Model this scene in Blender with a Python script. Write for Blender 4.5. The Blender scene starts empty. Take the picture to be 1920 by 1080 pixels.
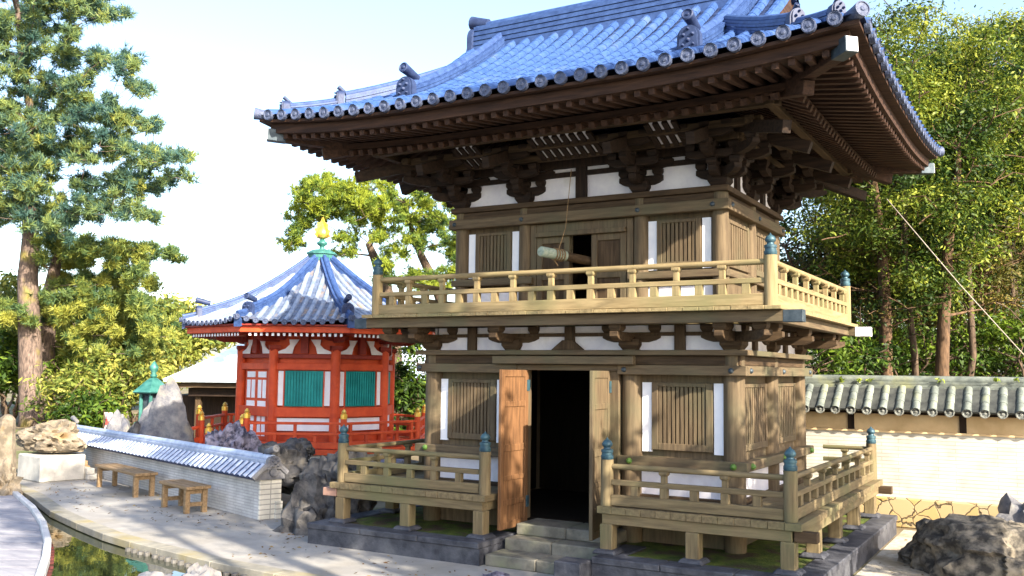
import bpy, math, random
import numpy as np
from mathutils import Vector, noise
R = math.radians
PI = math.pi
random.seed(7)
rng = np.random.default_rng(11)
scn = bpy.context.scene
COL = scn.collection

# ------------------------------------------------------------------ camera, sky, sun, exposure
cam_d = bpy.data.cameras.new("camera"); cam = bpy.data.objects.new("camera", cam_d); COL.objects.link(cam)
cam_d.sensor_width = 36.0; cam_d.lens = 1773.28 / 1920 * 36.0; cam_d.clip_end = 2000
CP = Vector((6.1204, -12.0252, 2.3739))
FW = Vector((-0.50169284, 0.86055305, 0.08804969)); RT = Vector((0.86438956, 0.50267266, 0.01228359)); UP = RT.cross(FW)
from mathutils import Matrix
M4 = Matrix((( RT.x, UP.x, -FW.x, CP.x), (RT.y, UP.y, -FW.y, CP.y), (RT.z, UP.z, -FW.z, CP.z), (0, 0, 0, 1)))
cam.matrix_world = M4
scn.camera = cam
SUN = Vector((1.0, -0.45, 0.60)).normalized()          # towards the sun
el = math.asin(SUN.z); az = math.atan2(SUN.x, SUN.y)    # clockwise from +y
w = bpy.data.worlds.new("World"); scn.world = w; w.use_nodes = True
nt = w.node_tree; bg = nt.nodes["Background"]
sky = nt.nodes.new("ShaderNodeTexSky"); sky.sky_type = 'NISHITA'; sky.sun_disc = False
sky.sun_elevation = el; sky.sun_rotation = az; sky.air_density = 1.0; sky.dust_density = 2.0; sky.ozone_density = 1.0
nt.links.new(sky.outputs[0], bg.inputs[0]); bg.inputs[1].default_value = 0.145
sd = bpy.data.lights.new("sun", 'SUN'); sd.energy = 4.8; sd.angle = R(0.5); sd.color = (1.0, 0.89, 0.71)
SHADE = [(10.2, -4.3, 1.0, 1.8, 5.4, 'lower broadleaf shade tree standing across from the gate doorway'), (10.4, -7.0, 1.05, 2.4, 10.4, 'tall broadleaf shade tree standing nearest the photographer'),
         (11.4, -7.2, 0.9, 1.9, 8.3, 'second tall broadleaf shade tree beside the one nearest the photographer'), (9.9, -1.2, 1.0, 1.8, 4.9, 'broadleaf shade tree standing level with the stone platform'),
         (11.6, -9.8, 1.0, 2.6, 12.6, 'very tall broadleaf shade tree at the photographer\'s side of the path')]
so = bpy.data.objects.new("sun", sd); COL.objects.link(so); so.rotation_euler = SUN.to_track_quat('Z', 'Y').to_euler()
scn.view_settings.view_transform = 'Standard'; scn.view_settings.look = 'None'; scn.view_settings.gamma = 1.0
scn.view_settings.exposure = 1.75
scn.cycles.max_bounces = 7; scn.cycles.transparent_max_bounces = 6
scn.cycles.sample_clamp_indirect = 8.0

def at(u, v, z):
    """photo pixel -> world point on the horizontal plane z"""
    d = FW + RT * ((u - 960) / 1773.28) + UP * ((540 - v) / 1773.28)
    return CP + d * ((z - CP.z) / d.z)
def dep(u, v, D):
    """photo pixel -> world point at depth D"""
    return CP + (FW + RT * ((u - 960) / 1773.28) + UP * ((540 - v) / 1773.28)) * D

# ------------------------------------------------------------------ materials
def mat(name, c1, c2=None, rough=0.7, scale=4.0, stretch=(1, 1, 1), spec=0.3, bump=0.0, bscale=None, detail=5.0, metal=0.0,
        c3=None, s3=0.8, t3=(0.5, 0.65), ramp=(0.35, 0.65), rrange=0.0):
    m = bpy.data.materials.new(name); m.use_nodes = True
    n = m.node_tree.nodes; l = m.node_tree.links; b = n["Principled BSDF"]
    b.inputs["Roughness"].default_value = rough; b.inputs["Metallic"].default_value = metal
    b.inputs["Specular IOR Level"].default_value = spec
    tc = n.new("ShaderNodeTexCoord"); mp = n.new("ShaderNodeMapping"); mp.inputs["Scale"].default_value = stretch
    l.new(tc.outputs["Object"], mp.inputs[0])
    nz = n.new("ShaderNodeTexNoise"); nz.inputs["Scale"].default_value = scale; nz.inputs["Detail"].default_value = detail
    nz.inputs["Roughness"].default_value = 0.62
    l.new(mp.outputs[0], nz.inputs[0])
    rp = n.new("ShaderNodeValToRGB"); rp.color_ramp.elements[0].position = ramp[0]; rp.color_ramp.elements[1].position = ramp[1]
    rp.color_ramp.elements[0].color = (*c1, 1); rp.color_ramp.elements[1].color = (*(c2 or c1), 1)
    l.new(nz.outputs[0], rp.inputs[0]); col = rp.outputs[0]
    if c3:
        n3 = n.new("ShaderNodeTexNoise"); n3.inputs["Scale"].default_value = s3; n3.inputs["Detail"].default_value = 6
        l.new(tc.outputs["Object"], n3.inputs[0])
        r3 = n.new("ShaderNodeMapRange"); r3.inputs[1].default_value = t3[0]; r3.inputs[2].default_value = t3[1]
        l.new(n3.outputs[0], r3.inputs[0])
        mx = n.new("ShaderNodeMix"); mx.data_type = 'RGBA'; mx.inputs[7].default_value = (*c3, 1)
        l.new(r3.outputs[0], mx.inputs[0]); l.new(col, mx.inputs[6]); col = mx.outputs[2]
    l.new(col, b.inputs["Base Color"])
    if rrange:
        rr = n.new("ShaderNodeMapRange"); rr.inputs[3].default_value = rough - rrange; rr.inputs[4].default_value = rough + rrange
        l.new(nz.outputs[0], rr.inputs[0]); l.new(rr.outputs[0], b.inputs["Roughness"])
    if bump:
        nb = n.new("ShaderNodeTexNoise"); nb.inputs["Scale"].default_value = bscale or scale * 2; nb.inputs["Detail"].default_value = 6
        l.new(mp.outputs[0], nb.inputs[0])
        bp = n.new("ShaderNodeBump"); bp.inputs["Strength"].default_value = bump; bp.inputs["Distance"].default_value = 0.02
        l.new(nb.outputs[0], bp.inputs["Height"]); l.new(bp.outputs[0], b.inputs["Normal"])
    return m

GR = {'x': (1.2, 14, 14), 'y': (14, 1.2, 14), 'z': (14, 14, 1.2)}
def wood(name, c1, c2, ax, c3=None, **k):
    return mat(name + "_" + ax, c1, c2, rough=0.75, scale=1.6, stretch=GR[ax], spec=0.2, bump=0.25, bscale=2.2, c3=c3, s3=1.3, t3=(0.48, 0.72), **k)
WD = {a: wood("weathered_wood", (0.080, 0.057, 0.036), (0.145, 0.106, 0.064), a, (0.098, 0.090, 0.054)) for a in 'xyz'}      # columns, beams
WL = {a: wood("pale_wood", (0.19, 0.142, 0.073), (0.31, 0.238, 0.128), a, (0.175, 0.165, 0.08)) for a in 'xyz'}             # railings
WV = {a: wood("greyed_wood", (0.105, 0.08, 0.046), (0.19, 0.147, 0.082), a, (0.125, 0.122, 0.062)) for a in 'xyz'}              # veranda
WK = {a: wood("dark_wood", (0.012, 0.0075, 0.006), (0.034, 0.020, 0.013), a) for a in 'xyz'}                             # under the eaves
WM = {a: wood("brown_wood", (0.038, 0.024, 0.014), (0.085, 0.055, 0.031), a) for a in 'xyz'}                                # brackets
WR = {a: wood("rafter_wood", (0.026, 0.014, 0.011), (0.066, 0.034, 0.022), a) for a in 'xyz'}
DOORW = wood("sunlit_door_wood", (0.10, 0.050, 0.024), (0.20, 0.10, 0.046), 'z')  # orange of the left leaf: warm sunlight is put into the colour
INNER = wood("interior_shade_wood", (0.004, 0.003, 0.002), (0.010, 0.007, 0.004), 'z')  # near-black: the darkness of the unlit interior is put into the colour
BENCHW = wood("bench_wood", (0.17, 0.112, 0.06), (0.29, 0.20, 0.115), 'x')
PLASTER = mat("white_plaster", (0.62, 0.60, 0.68), (0.78, 0.76, 0.80), rough=0.85, scale=3, c3=(0.50, 0.47, 0.45), s3=2, t3=(0.6, 0.8))
TILE = mat("roof_tile", (0.022, 0.060, 0.195), (0.042, 0.094, 0.255), rough=0.6, scale=9, spec=0.3, bump=0.06, bscale=30, c3=(0.085, 0.13, 0.24), s3=2.6, t3=(0.58, 0.80), rrange=0.08)
TILED = mat("roof_tile_dark", (0.014, 0.025, 0.075), (0.03, 0.05, 0.125), rough=0.55, scale=8, spec=0.4, bump=0.1, bscale=40)  # pans and ornaments; on the pans, groove shade is put into the colour
DISC = mat("eave_disc_tile", (0.04, 0.055, 0.115), (0.095, 0.115, 0.185), rough=0.55, scale=20, bump=0.5, bscale=45)
TILEG = mat("grey_green_tile", (0.085, 0.10, 0.095), (0.20, 0.225, 0.20), rough=0.5, scale=5, spec=0.45, bump=0.2, bscale=30, c3=(0.24, 0.25, 0.14), s3=3, t3=(0.55, 0.75))
TILEGD = mat("dark_grey_tile", (0.03, 0.033, 0.033), (0.075, 0.08, 0.075), rough=0.6, scale=6)  # garden wall pans, darkened to carry the shade between the rolls
PATINA = mat("bronze_patina", (0.018, 0.05, 0.08), (0.05, 0.115, 0.145), rough=0.5, scale=9, metal=0.3, spec=0.5)
PATINAG = mat("green_copper", (0.02, 0.115, 0.10), (0.06, 0.21, 0.185), rough=0.5, scale=6, metal=0.2, spec=0.5)
IRON = mat("dark_iron", (0.03, 0.045, 0.06), (0.07, 0.09, 0.11), rough=0.5, scale=9, metal=0.4)
WHITEM = mat("white_paint", (0.72, 0.73, 0.80), (0.82, 0.82, 0.87), rough=0.6, scale=4)
GREENB = mat("green_boss", (0.06, 0.14, 0.025), (0.13, 0.235, 0.05), rough=0.5, scale=12)
SDARK = mat("dark_stone", (0.026, 0.028, 0.038), (0.075, 0.078, 0.095), rough=0.6, scale=5, bump=0.4, bscale=25, c3=(0.11, 0.115, 0.13), s3=2.2, t3=(0.55, 0.8))
SSTEP = mat("step_stone", (0.10, 0.095, 0.08), (0.215, 0.20, 0.165), rough=0.8, scale=4, bump=0.35, bscale=25, c3=(0.13, 0.14, 0.08), s3=2, t3=(0.5, 0.75))
SPALE = mat("pale_stone", (0.34, 0.33, 0.31), (0.52, 0.50, 0.46), rough=0.8, scale=3, bump=0.2, bscale=30)
MOSS = mat("moss", (0.045, 0.075, 0.012), (0.13, 0.165, 0.022), rough=0.95, scale=6, bump=0.8, bscale=40, c3=(0.07, 0.05, 0.03), s3=3, t3=(0.48, 0.6))
REDP = mat("vermilion_paint", (0.47, 0.050, 0.014), (0.62, 0.085, 0.024), rough=0.55, scale=3, spec=0.3, c3=(0.33, 0.04, 0.02), s3=2.5, t3=(0.55, 0.8))
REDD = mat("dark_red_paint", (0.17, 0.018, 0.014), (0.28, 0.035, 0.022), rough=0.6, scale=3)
TEAL = mat("teal_paint", (0.0, 0.19, 0.19), (0.01, 0.29, 0.28), rough=0.55, scale=3)
GOLD = mat("gilded_metal", (0.70, 0.42, 0.06), (0.9, 0.6, 0.14), rough=0.35, scale=5, metal=0.7, spec=0.5)
PALEROOF = mat("pale_metal_roof", (0.46, 0.58, 0.72), (0.66, 0.76, 0.86), rough=0.5, scale=1.2, stretch=(1, 1, 1))
TILEM = mat("ridge_tile", (0.020, 0.045, 0.14), (0.042, 0.085, 0.225), rough=0.5, scale=9, spec=0.4, bump=0.08, bscale=30)
TILEH = mat("weathered_blue_tile", (0.13, 0.17, 0.26), (0.25, 0.295, 0.38), rough=0.45, scale=5, spec=0.5, bump=0.1, bscale=30, c3=(0.34, 0.27, 0.20), s3=1.6, t3=(0.58, 0.72))
TILEL = mat("pale_blue_tile", (0.24, 0.30, 0.44), (0.40, 0.46, 0.60), rough=0.45, scale=7, spec=0.5, bump=0.1, bscale=30)
CREAM = mat("cream_plaster", (0.56, 0.40, 0.22), (0.72, 0.54, 0.32), rough=0.9, scale=2, c3=(0.52, 0.42, 0.28), s3=1.5, t3=(0.5, 0.8))
BARK = mat("pine_bark", (0.06, 0.045, 0.04), (0.20, 0.145, 0.12), rough=0.9, scale=5, stretch=(3, 3, 0.8), bump=1.0, bscale=9, c3=(0.20, 0.17, 0.04), s3=0.9, t3=(0.56, 0.7))
BARKL = mat("brown_bark", (0.05, 0.031, 0.02), (0.15, 0.09, 0.052), rough=0.9, scale=6, stretch=(3, 3, 0.8), bump=0.6, bscale=9)
BARKD = mat("dark_bark", (0.045, 0.033, 0.025), (0.14, 0.095, 0.065), rough=0.9, scale=6, stretch=(3, 3, 0.8), bump=0.8, bscale=9)
ROCKD = mat("dark_rock", (0.020, 0.021, 0.026), (0.11, 0.105, 0.105), rough=0.85, scale=5, bump=1.0, bscale=14, c3=(0.15, 0.135, 0.115), s3=4.5, t3=(0.58, 0.78))
ROCKP = mat("violet_grey_rock", (0.04, 0.038, 0.06), (0.24, 0.22, 0.29), rough=0.85, scale=7, bump=1.0, bscale=12, ramp=(0.4, 0.6))
ROCKG = mat("grey_rock", (0.08, 0.085, 0.11), (0.22, 0.215, 0.22), rough=0.85, scale=4, bump=0.8, bscale=18, c3=(0.22, 0.185, 0.10), s3=1.0, t3=(0.52, 0.72))
ROCKT = mat("tan_rock", (0.10, 0.082, 0.06), (0.27, 0.225, 0.17), rough=0.8, scale=4, bump=0.9, bscale=10, c3=(0.24, 0.15, 0.06), s3=2.3, t3=(0.58, 0.72))
ROPE = mat("hemp_rope", (0.16, 0.10, 0.05), (0.28, 0.18, 0.09), rough=0.9, scale=30)
LOGM = mat("pale_log", (0.20, 0.26, 0.21), (0.34, 0.38, 0.31), rough=0.7, scale=5, stretch=(1, 6, 6))
CLOTH = mat("banner_cloth", (0.75, 0.62, 0.58), (0.85, 0.78, 0.74), rough=0.9, scale=2, c3=(0.6, 0.08, 0.06), s3=3, t3=(0.5, 0.55))

def brickish(name, c1, c2, mortar, w_, h_, rot=0, msize=0.012, bump=0.5, offs=0.5, rough=0.8):
    m = bpy.data.materials.new(name); m.use_nodes = True
    n = m.node_tree.nodes; l = m.node_tree.links; b = n["Principled BSDF"]; b.inputs["Roughness"].default_value = rough
    tc = n.new("ShaderNodeTexCoord"); sx = n.new("ShaderNodeSeparateXYZ"); mp = n.new("ShaderNodeCombineXYZ")
    l.new(tc.outputs["Object"], sx.inputs[0]); l.new(sx.outputs[rot], mp.inputs[0]); l.new(sx.outputs[2], mp.inputs[1])
    br = n.new("ShaderNodeTexBrick"); br.inputs["Scale"].default_value = 1.0; br.offset = offs
    br.inputs["Brick Width"].default_value = w_; br.inputs["Row Height"].default_value = h_; br.inputs["Mortar Size"].default_value = msize
    br.inputs["Color1"].default_value = (*c1, 1); br.inputs["Color2"].default_value = (*c2, 1); br.inputs["Mortar"].default_value = (*mortar, 1)
    l.new(mp.outputs[0], br.inputs[0])
    nz = n.new("ShaderNodeTexNoise"); nz.inputs["Scale"].default_value = 3; nz.inputs["Detail"].default_value = 6
    l.new(tc.outputs["Object"], nz.inputs[0])
    mr = n.new("ShaderNodeMapRange"); mr.inputs[1].default_value = 0.3; mr.inputs[2].default_value = 0.75; mr.inputs[3].default_value = 0.72; mr.inputs[4].default_value = 1.1
    l.new(nz.outputs[0], mr.inputs[0])
    mx = n.new("ShaderNodeMix"); mx.data_type = 'RGBA'; mx.blend_type = 'MULTIPLY'; mx.inputs[0].default_value = 1
    l.new(br.outputs[0], mx.inputs[6]); l.new(mr.outputs[0], mx.inputs[7]); l.new(mx.outputs[2], b.inputs["Base Color"])
    bp = n.new("ShaderNodeBump"); bp.invert = True; bp.inputs["Strength"].default_value = bump; bp.inputs["Distance"].default_value = 0.012
    l.new(br.outputs["Fac"], bp.inputs["Height"]); l.new(bp.outputs[0], b.inputs["Normal"])
    return m
WALLW = brickish("white_tile_courses", (0.50, 0.49, 0.49), (0.58, 0.57, 0.56), (0.41, 0.40, 0.40), 0.33, 0.05, rot=0, offs=0.3, msize=0.009)
WALLWY = brickish("white_tile_courses_end", (0.66, 0.63, 0.56), (0.76, 0.72, 0.64), (0.36, 0.35, 0.32), 0.5, 0.085, rot=1, offs=0.0, msize=0.009)
WALLR = brickish("bright_tile_courses", (0.52, 0.50, 0.45), (0.60, 0.575, 0.52), (0.42, 0.39, 0.33), 0.9, 0.062, rot=0, offs=0.3, msize=0.006, bump=0.7)

def crazy(name):
    m = bpy.data.materials.new(name); m.use_nodes = True
    n = m.node_tree.nodes; l = m.node_tree.links; b = n["Principled BSDF"]; b.inputs["Roughness"].default_value = 0.8
    tc = n.new("ShaderNodeTexCoord"); v = n.new("ShaderNodeTexVoronoi"); v.feature = 'DISTANCE_TO_EDGE'; v.inputs["Scale"].default_value = 3.3
    v2 = n.new("ShaderNodeTexVoronoi"); v2.inputs["Scale"].default_value = 3.3
    dn = n.new("ShaderNodeTexNoise"); dn.inputs["Scale"].default_value = 4; dn.inputs["Detail"].default_value = 4
    va = n.new("ShaderNodeVectorMath"); va.operation = 'MULTIPLY_ADD'; va.inputs[1].default_value = (.16, .16, .16)
    l.new(tc.outputs["Object"], dn.inputs[0]); l.new(dn.outputs["Color"], va.inputs[0]); l.new(tc.outputs["Object"], va.inputs[2])
    l.new(va.outputs[0], v.inputs[0]); l.new(va.outputs[0], v2.inputs[0])
    r2 = n.new("ShaderNodeValToRGB"); r2.color_ramp.elements[0].color = (0.40, 0.32, 0.20, 1); r2.color_ramp.elements[1].color = (0.42, 0.29, 0.11, 1)
    sp = n.new("ShaderNodeSeparateColor"); l.new(v2.outputs["Color"], sp.inputs[0]); l.new(sp.outputs[0], r2.inputs[0])
    mr = n.new("ShaderNodeMapRange"); mr.inputs[1].default_value = 0.008; mr.inputs[2].default_value = 0.03
    l.new(v.outputs[0], mr.inputs[0])
    mx = n.new("ShaderNodeMix"); mx.data_type = 'RGBA'; mx.inputs[6].default_value = (0.10, 0.075, 0.045, 1)
    l.new(mr.outputs[0], mx.inputs[0]); l.new(r2.outputs[0], mx.inputs[7]); l.new(mx.outputs[2], b.inputs["Base Color"])
    bp = n.new("ShaderNodeBump"); bp.inputs["Strength"].default_value = 0.8; bp.inputs["Distance"].default_value = 0.03
    l.new(mr.outputs[0], bp.inputs["Height"]); l.new(bp.outputs[0], b.inputs["Normal"])
    return m
CRAZY = crazy("irregular_stone_facing")

def leafmat(name, dark, mid, light, trans=0.35):
    m = bpy.data.materials.new(name); m.use_nodes = True
    n = m.node_tree.nodes; l = m.node_tree.links; b = n["Principled BSDF"]; out = n["Material Output"]
    b.inputs["Roughness"].default_value = 0.55; b.inputs["Specular IOR Level"].default_value = 0.3
    a = n.new("ShaderNodeAttribute"); a.attribute_name = "tone"
    rp = n.new("ShaderNodeValToRGB"); e = rp.color_ramp.elements
    e[0].position = 0.1; e[0].color = (*dark, 1); e[1].position = 0.95; e[1].color = (*light, 1)
    k = e.new(0.5); k.color = (*mid, 1)
    l.new(a.outputs["Fac"], rp.inputs[0]); l.new(rp.outputs[0], b.inputs["Base Color"])
    t = n.new("ShaderNodeBsdfTranslucent"); l.new(rp.outputs[0], t.inputs[0])
    mx = n.new("ShaderNodeMixShader"); mx.inputs[0].default_value = trans
    l.new(b.outputs[0], mx.inputs[1]); l.new(t.outputs[0], mx.inputs[2]); l.new(mx.outputs[0], out.inputs[0])
    return m
LF_BROAD = leafmat("broad_leaves", (0.022, 0.052, 0.009), (0.105, 0.16, 0.018), (0.32, 0.345, 0.042))
LF_RUST = leafmat("mixed_rusty_leaves", (0.035, 0.045, 0.012), (0.12, 0.12, 0.022), (0.30, 0.21, 0.055))
LF_DARK = leafmat("dark_broad_leaves", (0.018, 0.045, 0.008), (0.05, 0.10, 0.012), (0.16, 0.24, 0.02))
LF_PINE = leafmat("pine_needles", (0.06, 0.135, 0.12), (0.19, 0.265, 0.085), (0.38, 0.38, 0.08), 0.42)
LF_PINEY = leafmat("yellow_pine_needles", (0.06, 0.12, 0.05), (0.19, 0.245, 0.055), (0.38, 0.38, 0.07), 0.35)
LF_BUSH = leafmat("bush_leaves", (0.07, 0.11, 0.025), (0.21, 0.25, 0.045), (0.40, 0.37, 0.08))
LF_LIME = leafmat("lime_pine_needles", (0.035, 0.085, 0.035), (0.12, 0.19, 0.028), (0.30, 0.35, 0.035), 0.35)

# ------------------------------------------------------------------ mesh helpers
ORG = Vector((0, 0, 0))
class MB:
    def __init__(s): s.v = []; s.f = []; s.pieces = []
    def add(s, vs, fs):
        vs = list(vs); fs = list(fs); s.pieces.append((vs, fs)); o = len(s.v); s.v.extend([tuple(p) for p in vs]); s.f.extend([tuple(i + o for i in f) for f in fs]); return s
    def box(s, x0, x1, y0, y1, z0, z1):
        if x0 > x1: x0, x1 = x1, x0
        if y0 > y1: y0, y1 = y1, y0
        if z0 > z1: z0, z1 = z1, z0
        return s.add([(x0, y0, z0), (x1, y0, z0), (x1, y1, z0), (x0, y1, z0), (x0, y0, z1), (x1, y0, z1), (x1, y1, z1), (x0, y1, z1)],
                     [(0, 3, 2, 1), (4, 5, 6, 7), (0, 1, 5, 4), (1, 2, 6, 5), (2, 3, 7, 6), (3, 0, 4, 7)])
    def beam(s, a, b, w_, h, up=(0, 0, 1), taper=1.0):
        a = Vector(a); b = Vector(b); d = (b - a).normalized(); sd_ = d.cross(Vector(up)).normalized(); u = sd_.cross(d)
        vs = []
        for p, k in ((a, 1.0), (b, taper)):
            for i, j in ((-1, -1), (1, -1), (1, 1), (-1, 1)): vs.append(p + sd_ * (i * w_ / 2 * k) + u * (j * h / 2 * k))
        return s.add(vs, [(3, 2, 1, 0), (4, 5, 6, 7), (0, 1, 5, 4), (1, 2, 6, 5), (2, 3, 7, 6), (3, 0, 4, 7)])
    def tube(s, pts, rad, n=8, caps=True):
        pts = [Vector(p) for p in pts]; rad = rad if hasattr(rad, '__len__') else [rad] * len(pts); vs = []; fs = []
        pu = None
        for i, p in enumerate(pts):
            d = (pts[min(i + 1, len(pts) - 1)] - pts[max(i - 1, 0)]).normalized()
            if pu is None: pu = Vector((0, 0, 1)) if abs(d.z) < 0.9 else Vector((1, 0, 0))
            a = d.cross(pu).normalized(); b = a.cross(d).normalized(); pu = b
            for k in range(n):
                t = 2 * PI * k / n; vs.append(p + (a * math.cos(t) + b * math.sin(t)) * rad[i])
        for i in range(len(pts) - 1):
            for k in range(n):
                q = (k + 1) % n; fs.append((i * n + k, i * n + q, (i + 1) * n + q, (i + 1) * n + k))
        if caps: fs.append(tuple(range(n - 1, -1, -1))); fs.append(tuple(range((len(pts) - 1) * n, len(pts) * n)))
        return s.add(vs, fs)
    def lathe(s, prof, c, n=16):
        vs = []; fs = []; m = len(prof)
        for r, z in prof:
            for k in range(n):
                t = 2 * PI * k / n; vs.append((c[0] + r * math.cos(t), c[1] + r * math.sin(t), c[2] + z))
        for i in range(m - 1):
            for k in range(n):
                q = (k + 1) % n; fs.append((i * n + k, i * n + q, (i + 1) * n + q, (i + 1) * n + k))
        fs.append(tuple(range(n - 1, -1, -1))); fs.append(tuple(range((m - 1) * n, m * n)))
        return s.add(vs, fs)
    def turn(s, p, d, prof, n=14):
        """revolve (radius, distance along d) pairs about the axis d through p"""
        p = Vector(p); d = Vector(d).normalized(); a = d.cross(Vector((0, 0, 1)) if abs(d.z) < .9 else Vector((1, 0, 0))).normalized(); b = a.cross(d); vs = []; fs = []
        for r_, t in prof:
            for k in range(n): q = 2 * PI * k / n; vs.append(p + d * t + (a * math.cos(q) + b * math.sin(q)) * r_)
        for i in range(len(prof) - 1):
            for k in range(n): q = (k + 1) % n; fs.append((i * n + k, i * n + q, (i + 1) * n + q, (i + 1) * n + k))
        fs.append(tuple(range(n - 1, -1, -1))); fs.append(tuple(range((len(prof) - 1) * n, len(prof) * n)))
        return s.add(vs, fs)
    def prism(s, pts, o, ax, ay, az, t):
        """2-D outline pts in the plane (ax, ay) at o, thickness t along az"""
        o = Vector(o); ax = Vector(ax); ay = Vector(ay); az = Vector(az); n = len(pts)
        vs = [o + ax * p[0] + ay * p[1] for p in pts] + [o + ax * p[0] + ay * p[1] + az * t for p in pts]
        fs = [tuple(range(n - 1, -1, -1)), tuple(range(n, 2 * n))] + [(i, (i + 1) % n, n + (i + 1) % n, n + i) for i in range(n)]
        return s.add(vs, fs)
    def roll(s, path, side, r, n=5, step=0.28, full=False):
        """half-round tile roll laid along a polyline; each tile a little proud of the one above"""
        path = [Vector(p) for p in path]; side = Vector(side).normalized()
        L = [0.0]
        for i in range(1, len(path)): L.append(L[-1] + (path[i] - path[i - 1]).length)
        def pos(t):
            t = min(max(t, 0), L[-1])
            for i in range(1, len(L)):
                if t <= L[i] or i == len(L) - 1:
                    k = (t - L[i - 1]) / max(L[i] - L[i - 1], 1e-6); return path[i - 1].lerp(path[i], k), (path[i] - path[i - 1]).normalized()
        nt_ = max(1, round(L[-1] / step)); rings = []
        for i in range(nt_):
            for t, rr in ((L[-1] * i / nt_, r * 1.05), (L[-1] * (i + 1) / nt_ - 0.002, r * 0.95)):
                p, d = pos(t); nn = side.cross(d); nn = nn if nn.z > 0 or abs(nn.z) < 1e-6 else -nn
                rings.append([p + side * (rr * math.cos(PI * k / n)) + nn * (rr * math.sin(PI * k / n)) for k in range(n + 1)])
        vs = [q for rg in rings for q in rg]; m = n + 1
        fs = [(i * m + k, i * m + k + 1, (i + 1) * m + k + 1, (i + 1) * m + k) for i in range(len(rings) - 1) for k in range(n)]
        return s.add(vs, fs)
    def grid(s, P):
        a = len(P); b = len(P[0]); vs = [q for r_ in P for q in r_]
        return s.add(vs, [(i * b + j, i * b + j + 1, (i + 1) * b + j + 1, (i + 1) * b + j) for i in range(a - 1) for j in range(b - 1)])
    def each(s, name, m, parent=None, bevel=0.0):
        """every added shape becomes a part of its own"""
        for vs, fs in s.pieces: MB().add(vs, fs).build(name, m, parent, bevel=bevel)
    def build(s, name, m, parent=None, bevel=0.0, smooth=False, solid=0.0, angle=None):
        me = bpy.data.meshes.new(name); me.from_pydata([(p[0] - ORG.x, p[1] - ORG.y, p[2] - ORG.z) for p in s.v], [], s.f)
        me.validate(); me.materials.append(m)
        if smooth: me.shade_smooth()
        if angle: me.shade_smooth(); me.set_sharp_from_angle(angle=R(angle))
        o = bpy.data.objects.new(name, me); COL.objects.link(o)
        if parent is not None: o.parent = parent
        elif ORG.length: o.location = ORG
        if solid: md = o.modifiers.new("solid", 'SOLIDIFY'); md.thickness = solid; md.offset = -1
        if bevel:
            md = o.modifiers.new("bevel", 'BEVEL'); md.width = bevel; md.segments = 1; md.limit_method = 'ANGLE'; md.angle_limit = R(40)
        return o
def tag(o, label=None, cat=None, group=None, kind=None):
    if label: o["label"] = label
    if cat: o["category"] = cat
    if group: o["group"] = group
    if kind: o["kind"] = kind
    return o
def thing(name, label, cat, loc=(0, 0, 0), rz=0.0, group=None):
    global ORG
    o = bpy.data.objects.new(name, None); COL.objects.link(o); o.location = loc; o.rotation_euler = (0, 0, rz); o.empty_display_size = 0.3
    ORG = Vector(loc) if rz == 0 else Vector((0, 0, 0))
    return tag(o, label, cat, group)
def world():
    global ORG; ORG = Vector((0, 0, 0))
def dup(o, parent, loc=None, rz=None):
    c = o.copy(); COL.objects.link(c); c.parent = parent
    if loc is not None: c.location = loc
    if rz is not None: c.rotation_euler = (0, 0, rz)
    return c
def dup_tree(root, loc, rz=0.0, label=None, group=None):
    c = root.copy(); COL.objects.link(c); c.location = loc; c.rotation_euler = (0, 0, rz)
    if label: c["label"] = label
    if group: c["group"] = group
    for ch in list(root.children):
        d = ch.copy(); COL.objects.link(d); d.parent = c
        for g in list(ch.children):
            e = g.copy(); COL.objects.link(e); e.parent = d
    return c

GIBO = [(0.060, 0.0), (0.068, 0.01), (0.068, 0.045), (0.060, 0.05), (0.060, 0.075), (0.066, 0.08), (0.066, 0.105), (0.040, 0.115), (0.036, 0.13), (0.056, 0.15), (0.058, 0.17), (0.040, 0.2), (0.015, 0.215), (0.004, 0.235)]
def gibo(c, r): return MB().lathe([(a * r / 0.068, z * r / 0.068) for a, z in GIBO], c, 14)

# ------------------------------------------------------------------ ground, path, pond
world()
GZ = -0.20
edge_px = [(-60, 886), (60, 930), (100, 960), (150, 983), (200, 1003), (250, 1018), (300, 1030), (400, 1055), (520, 1078)]
EDGE = [at(u, v, GZ) for u, v in edge_px] + [Vector((-0.3, -3.0, GZ)), Vector((1.5, -3.15, GZ)), Vector((4.0, -3.6, GZ)), Vector((9, -4.2, GZ)), Vector((16, -5.5, GZ))]
EDGE[0] = Vector((-14.5, 0.75, GZ))
# near side of the pond: a far bank behind the camera
PATHM = mat("sandy_paving", (0.245, 0.235, 0.225), (0.32, 0.308, 0.29), rough=0.85, scale=2.2, bump=0.2, bscale=35, c3=(0.235, 0.21, 0.165), s3=0.6, t3=(0.5, 0.75))
GROUNDM = mat("earth_ground", (0.13, 0.10, 0.06), (0.24, 0.19, 0.12), rough=0.95, scale=1.2, bump=0.4, bscale=12, c3=(0.10, 0.12, 0.035), s3=0.35, t3=(0.48, 0.62))
# ground sheet north of the pond edge, reaching the horizon
g = MB()
far = [Vector((p.x * 1.0 - 0.0, 0, GZ)) for p in EDGE]
n = len(EDGE)
vs = [Vector((-900, 0.75, GZ))] + EDGE + [Vector((900, -5.5, GZ)), Vector((900, 1200, GZ)), Vector((-900, 1200, GZ))]
g.add(vs, [tuple(range(len(vs)))]); tag(g.build("ground", GROUNDM), kind="structure")
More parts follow.
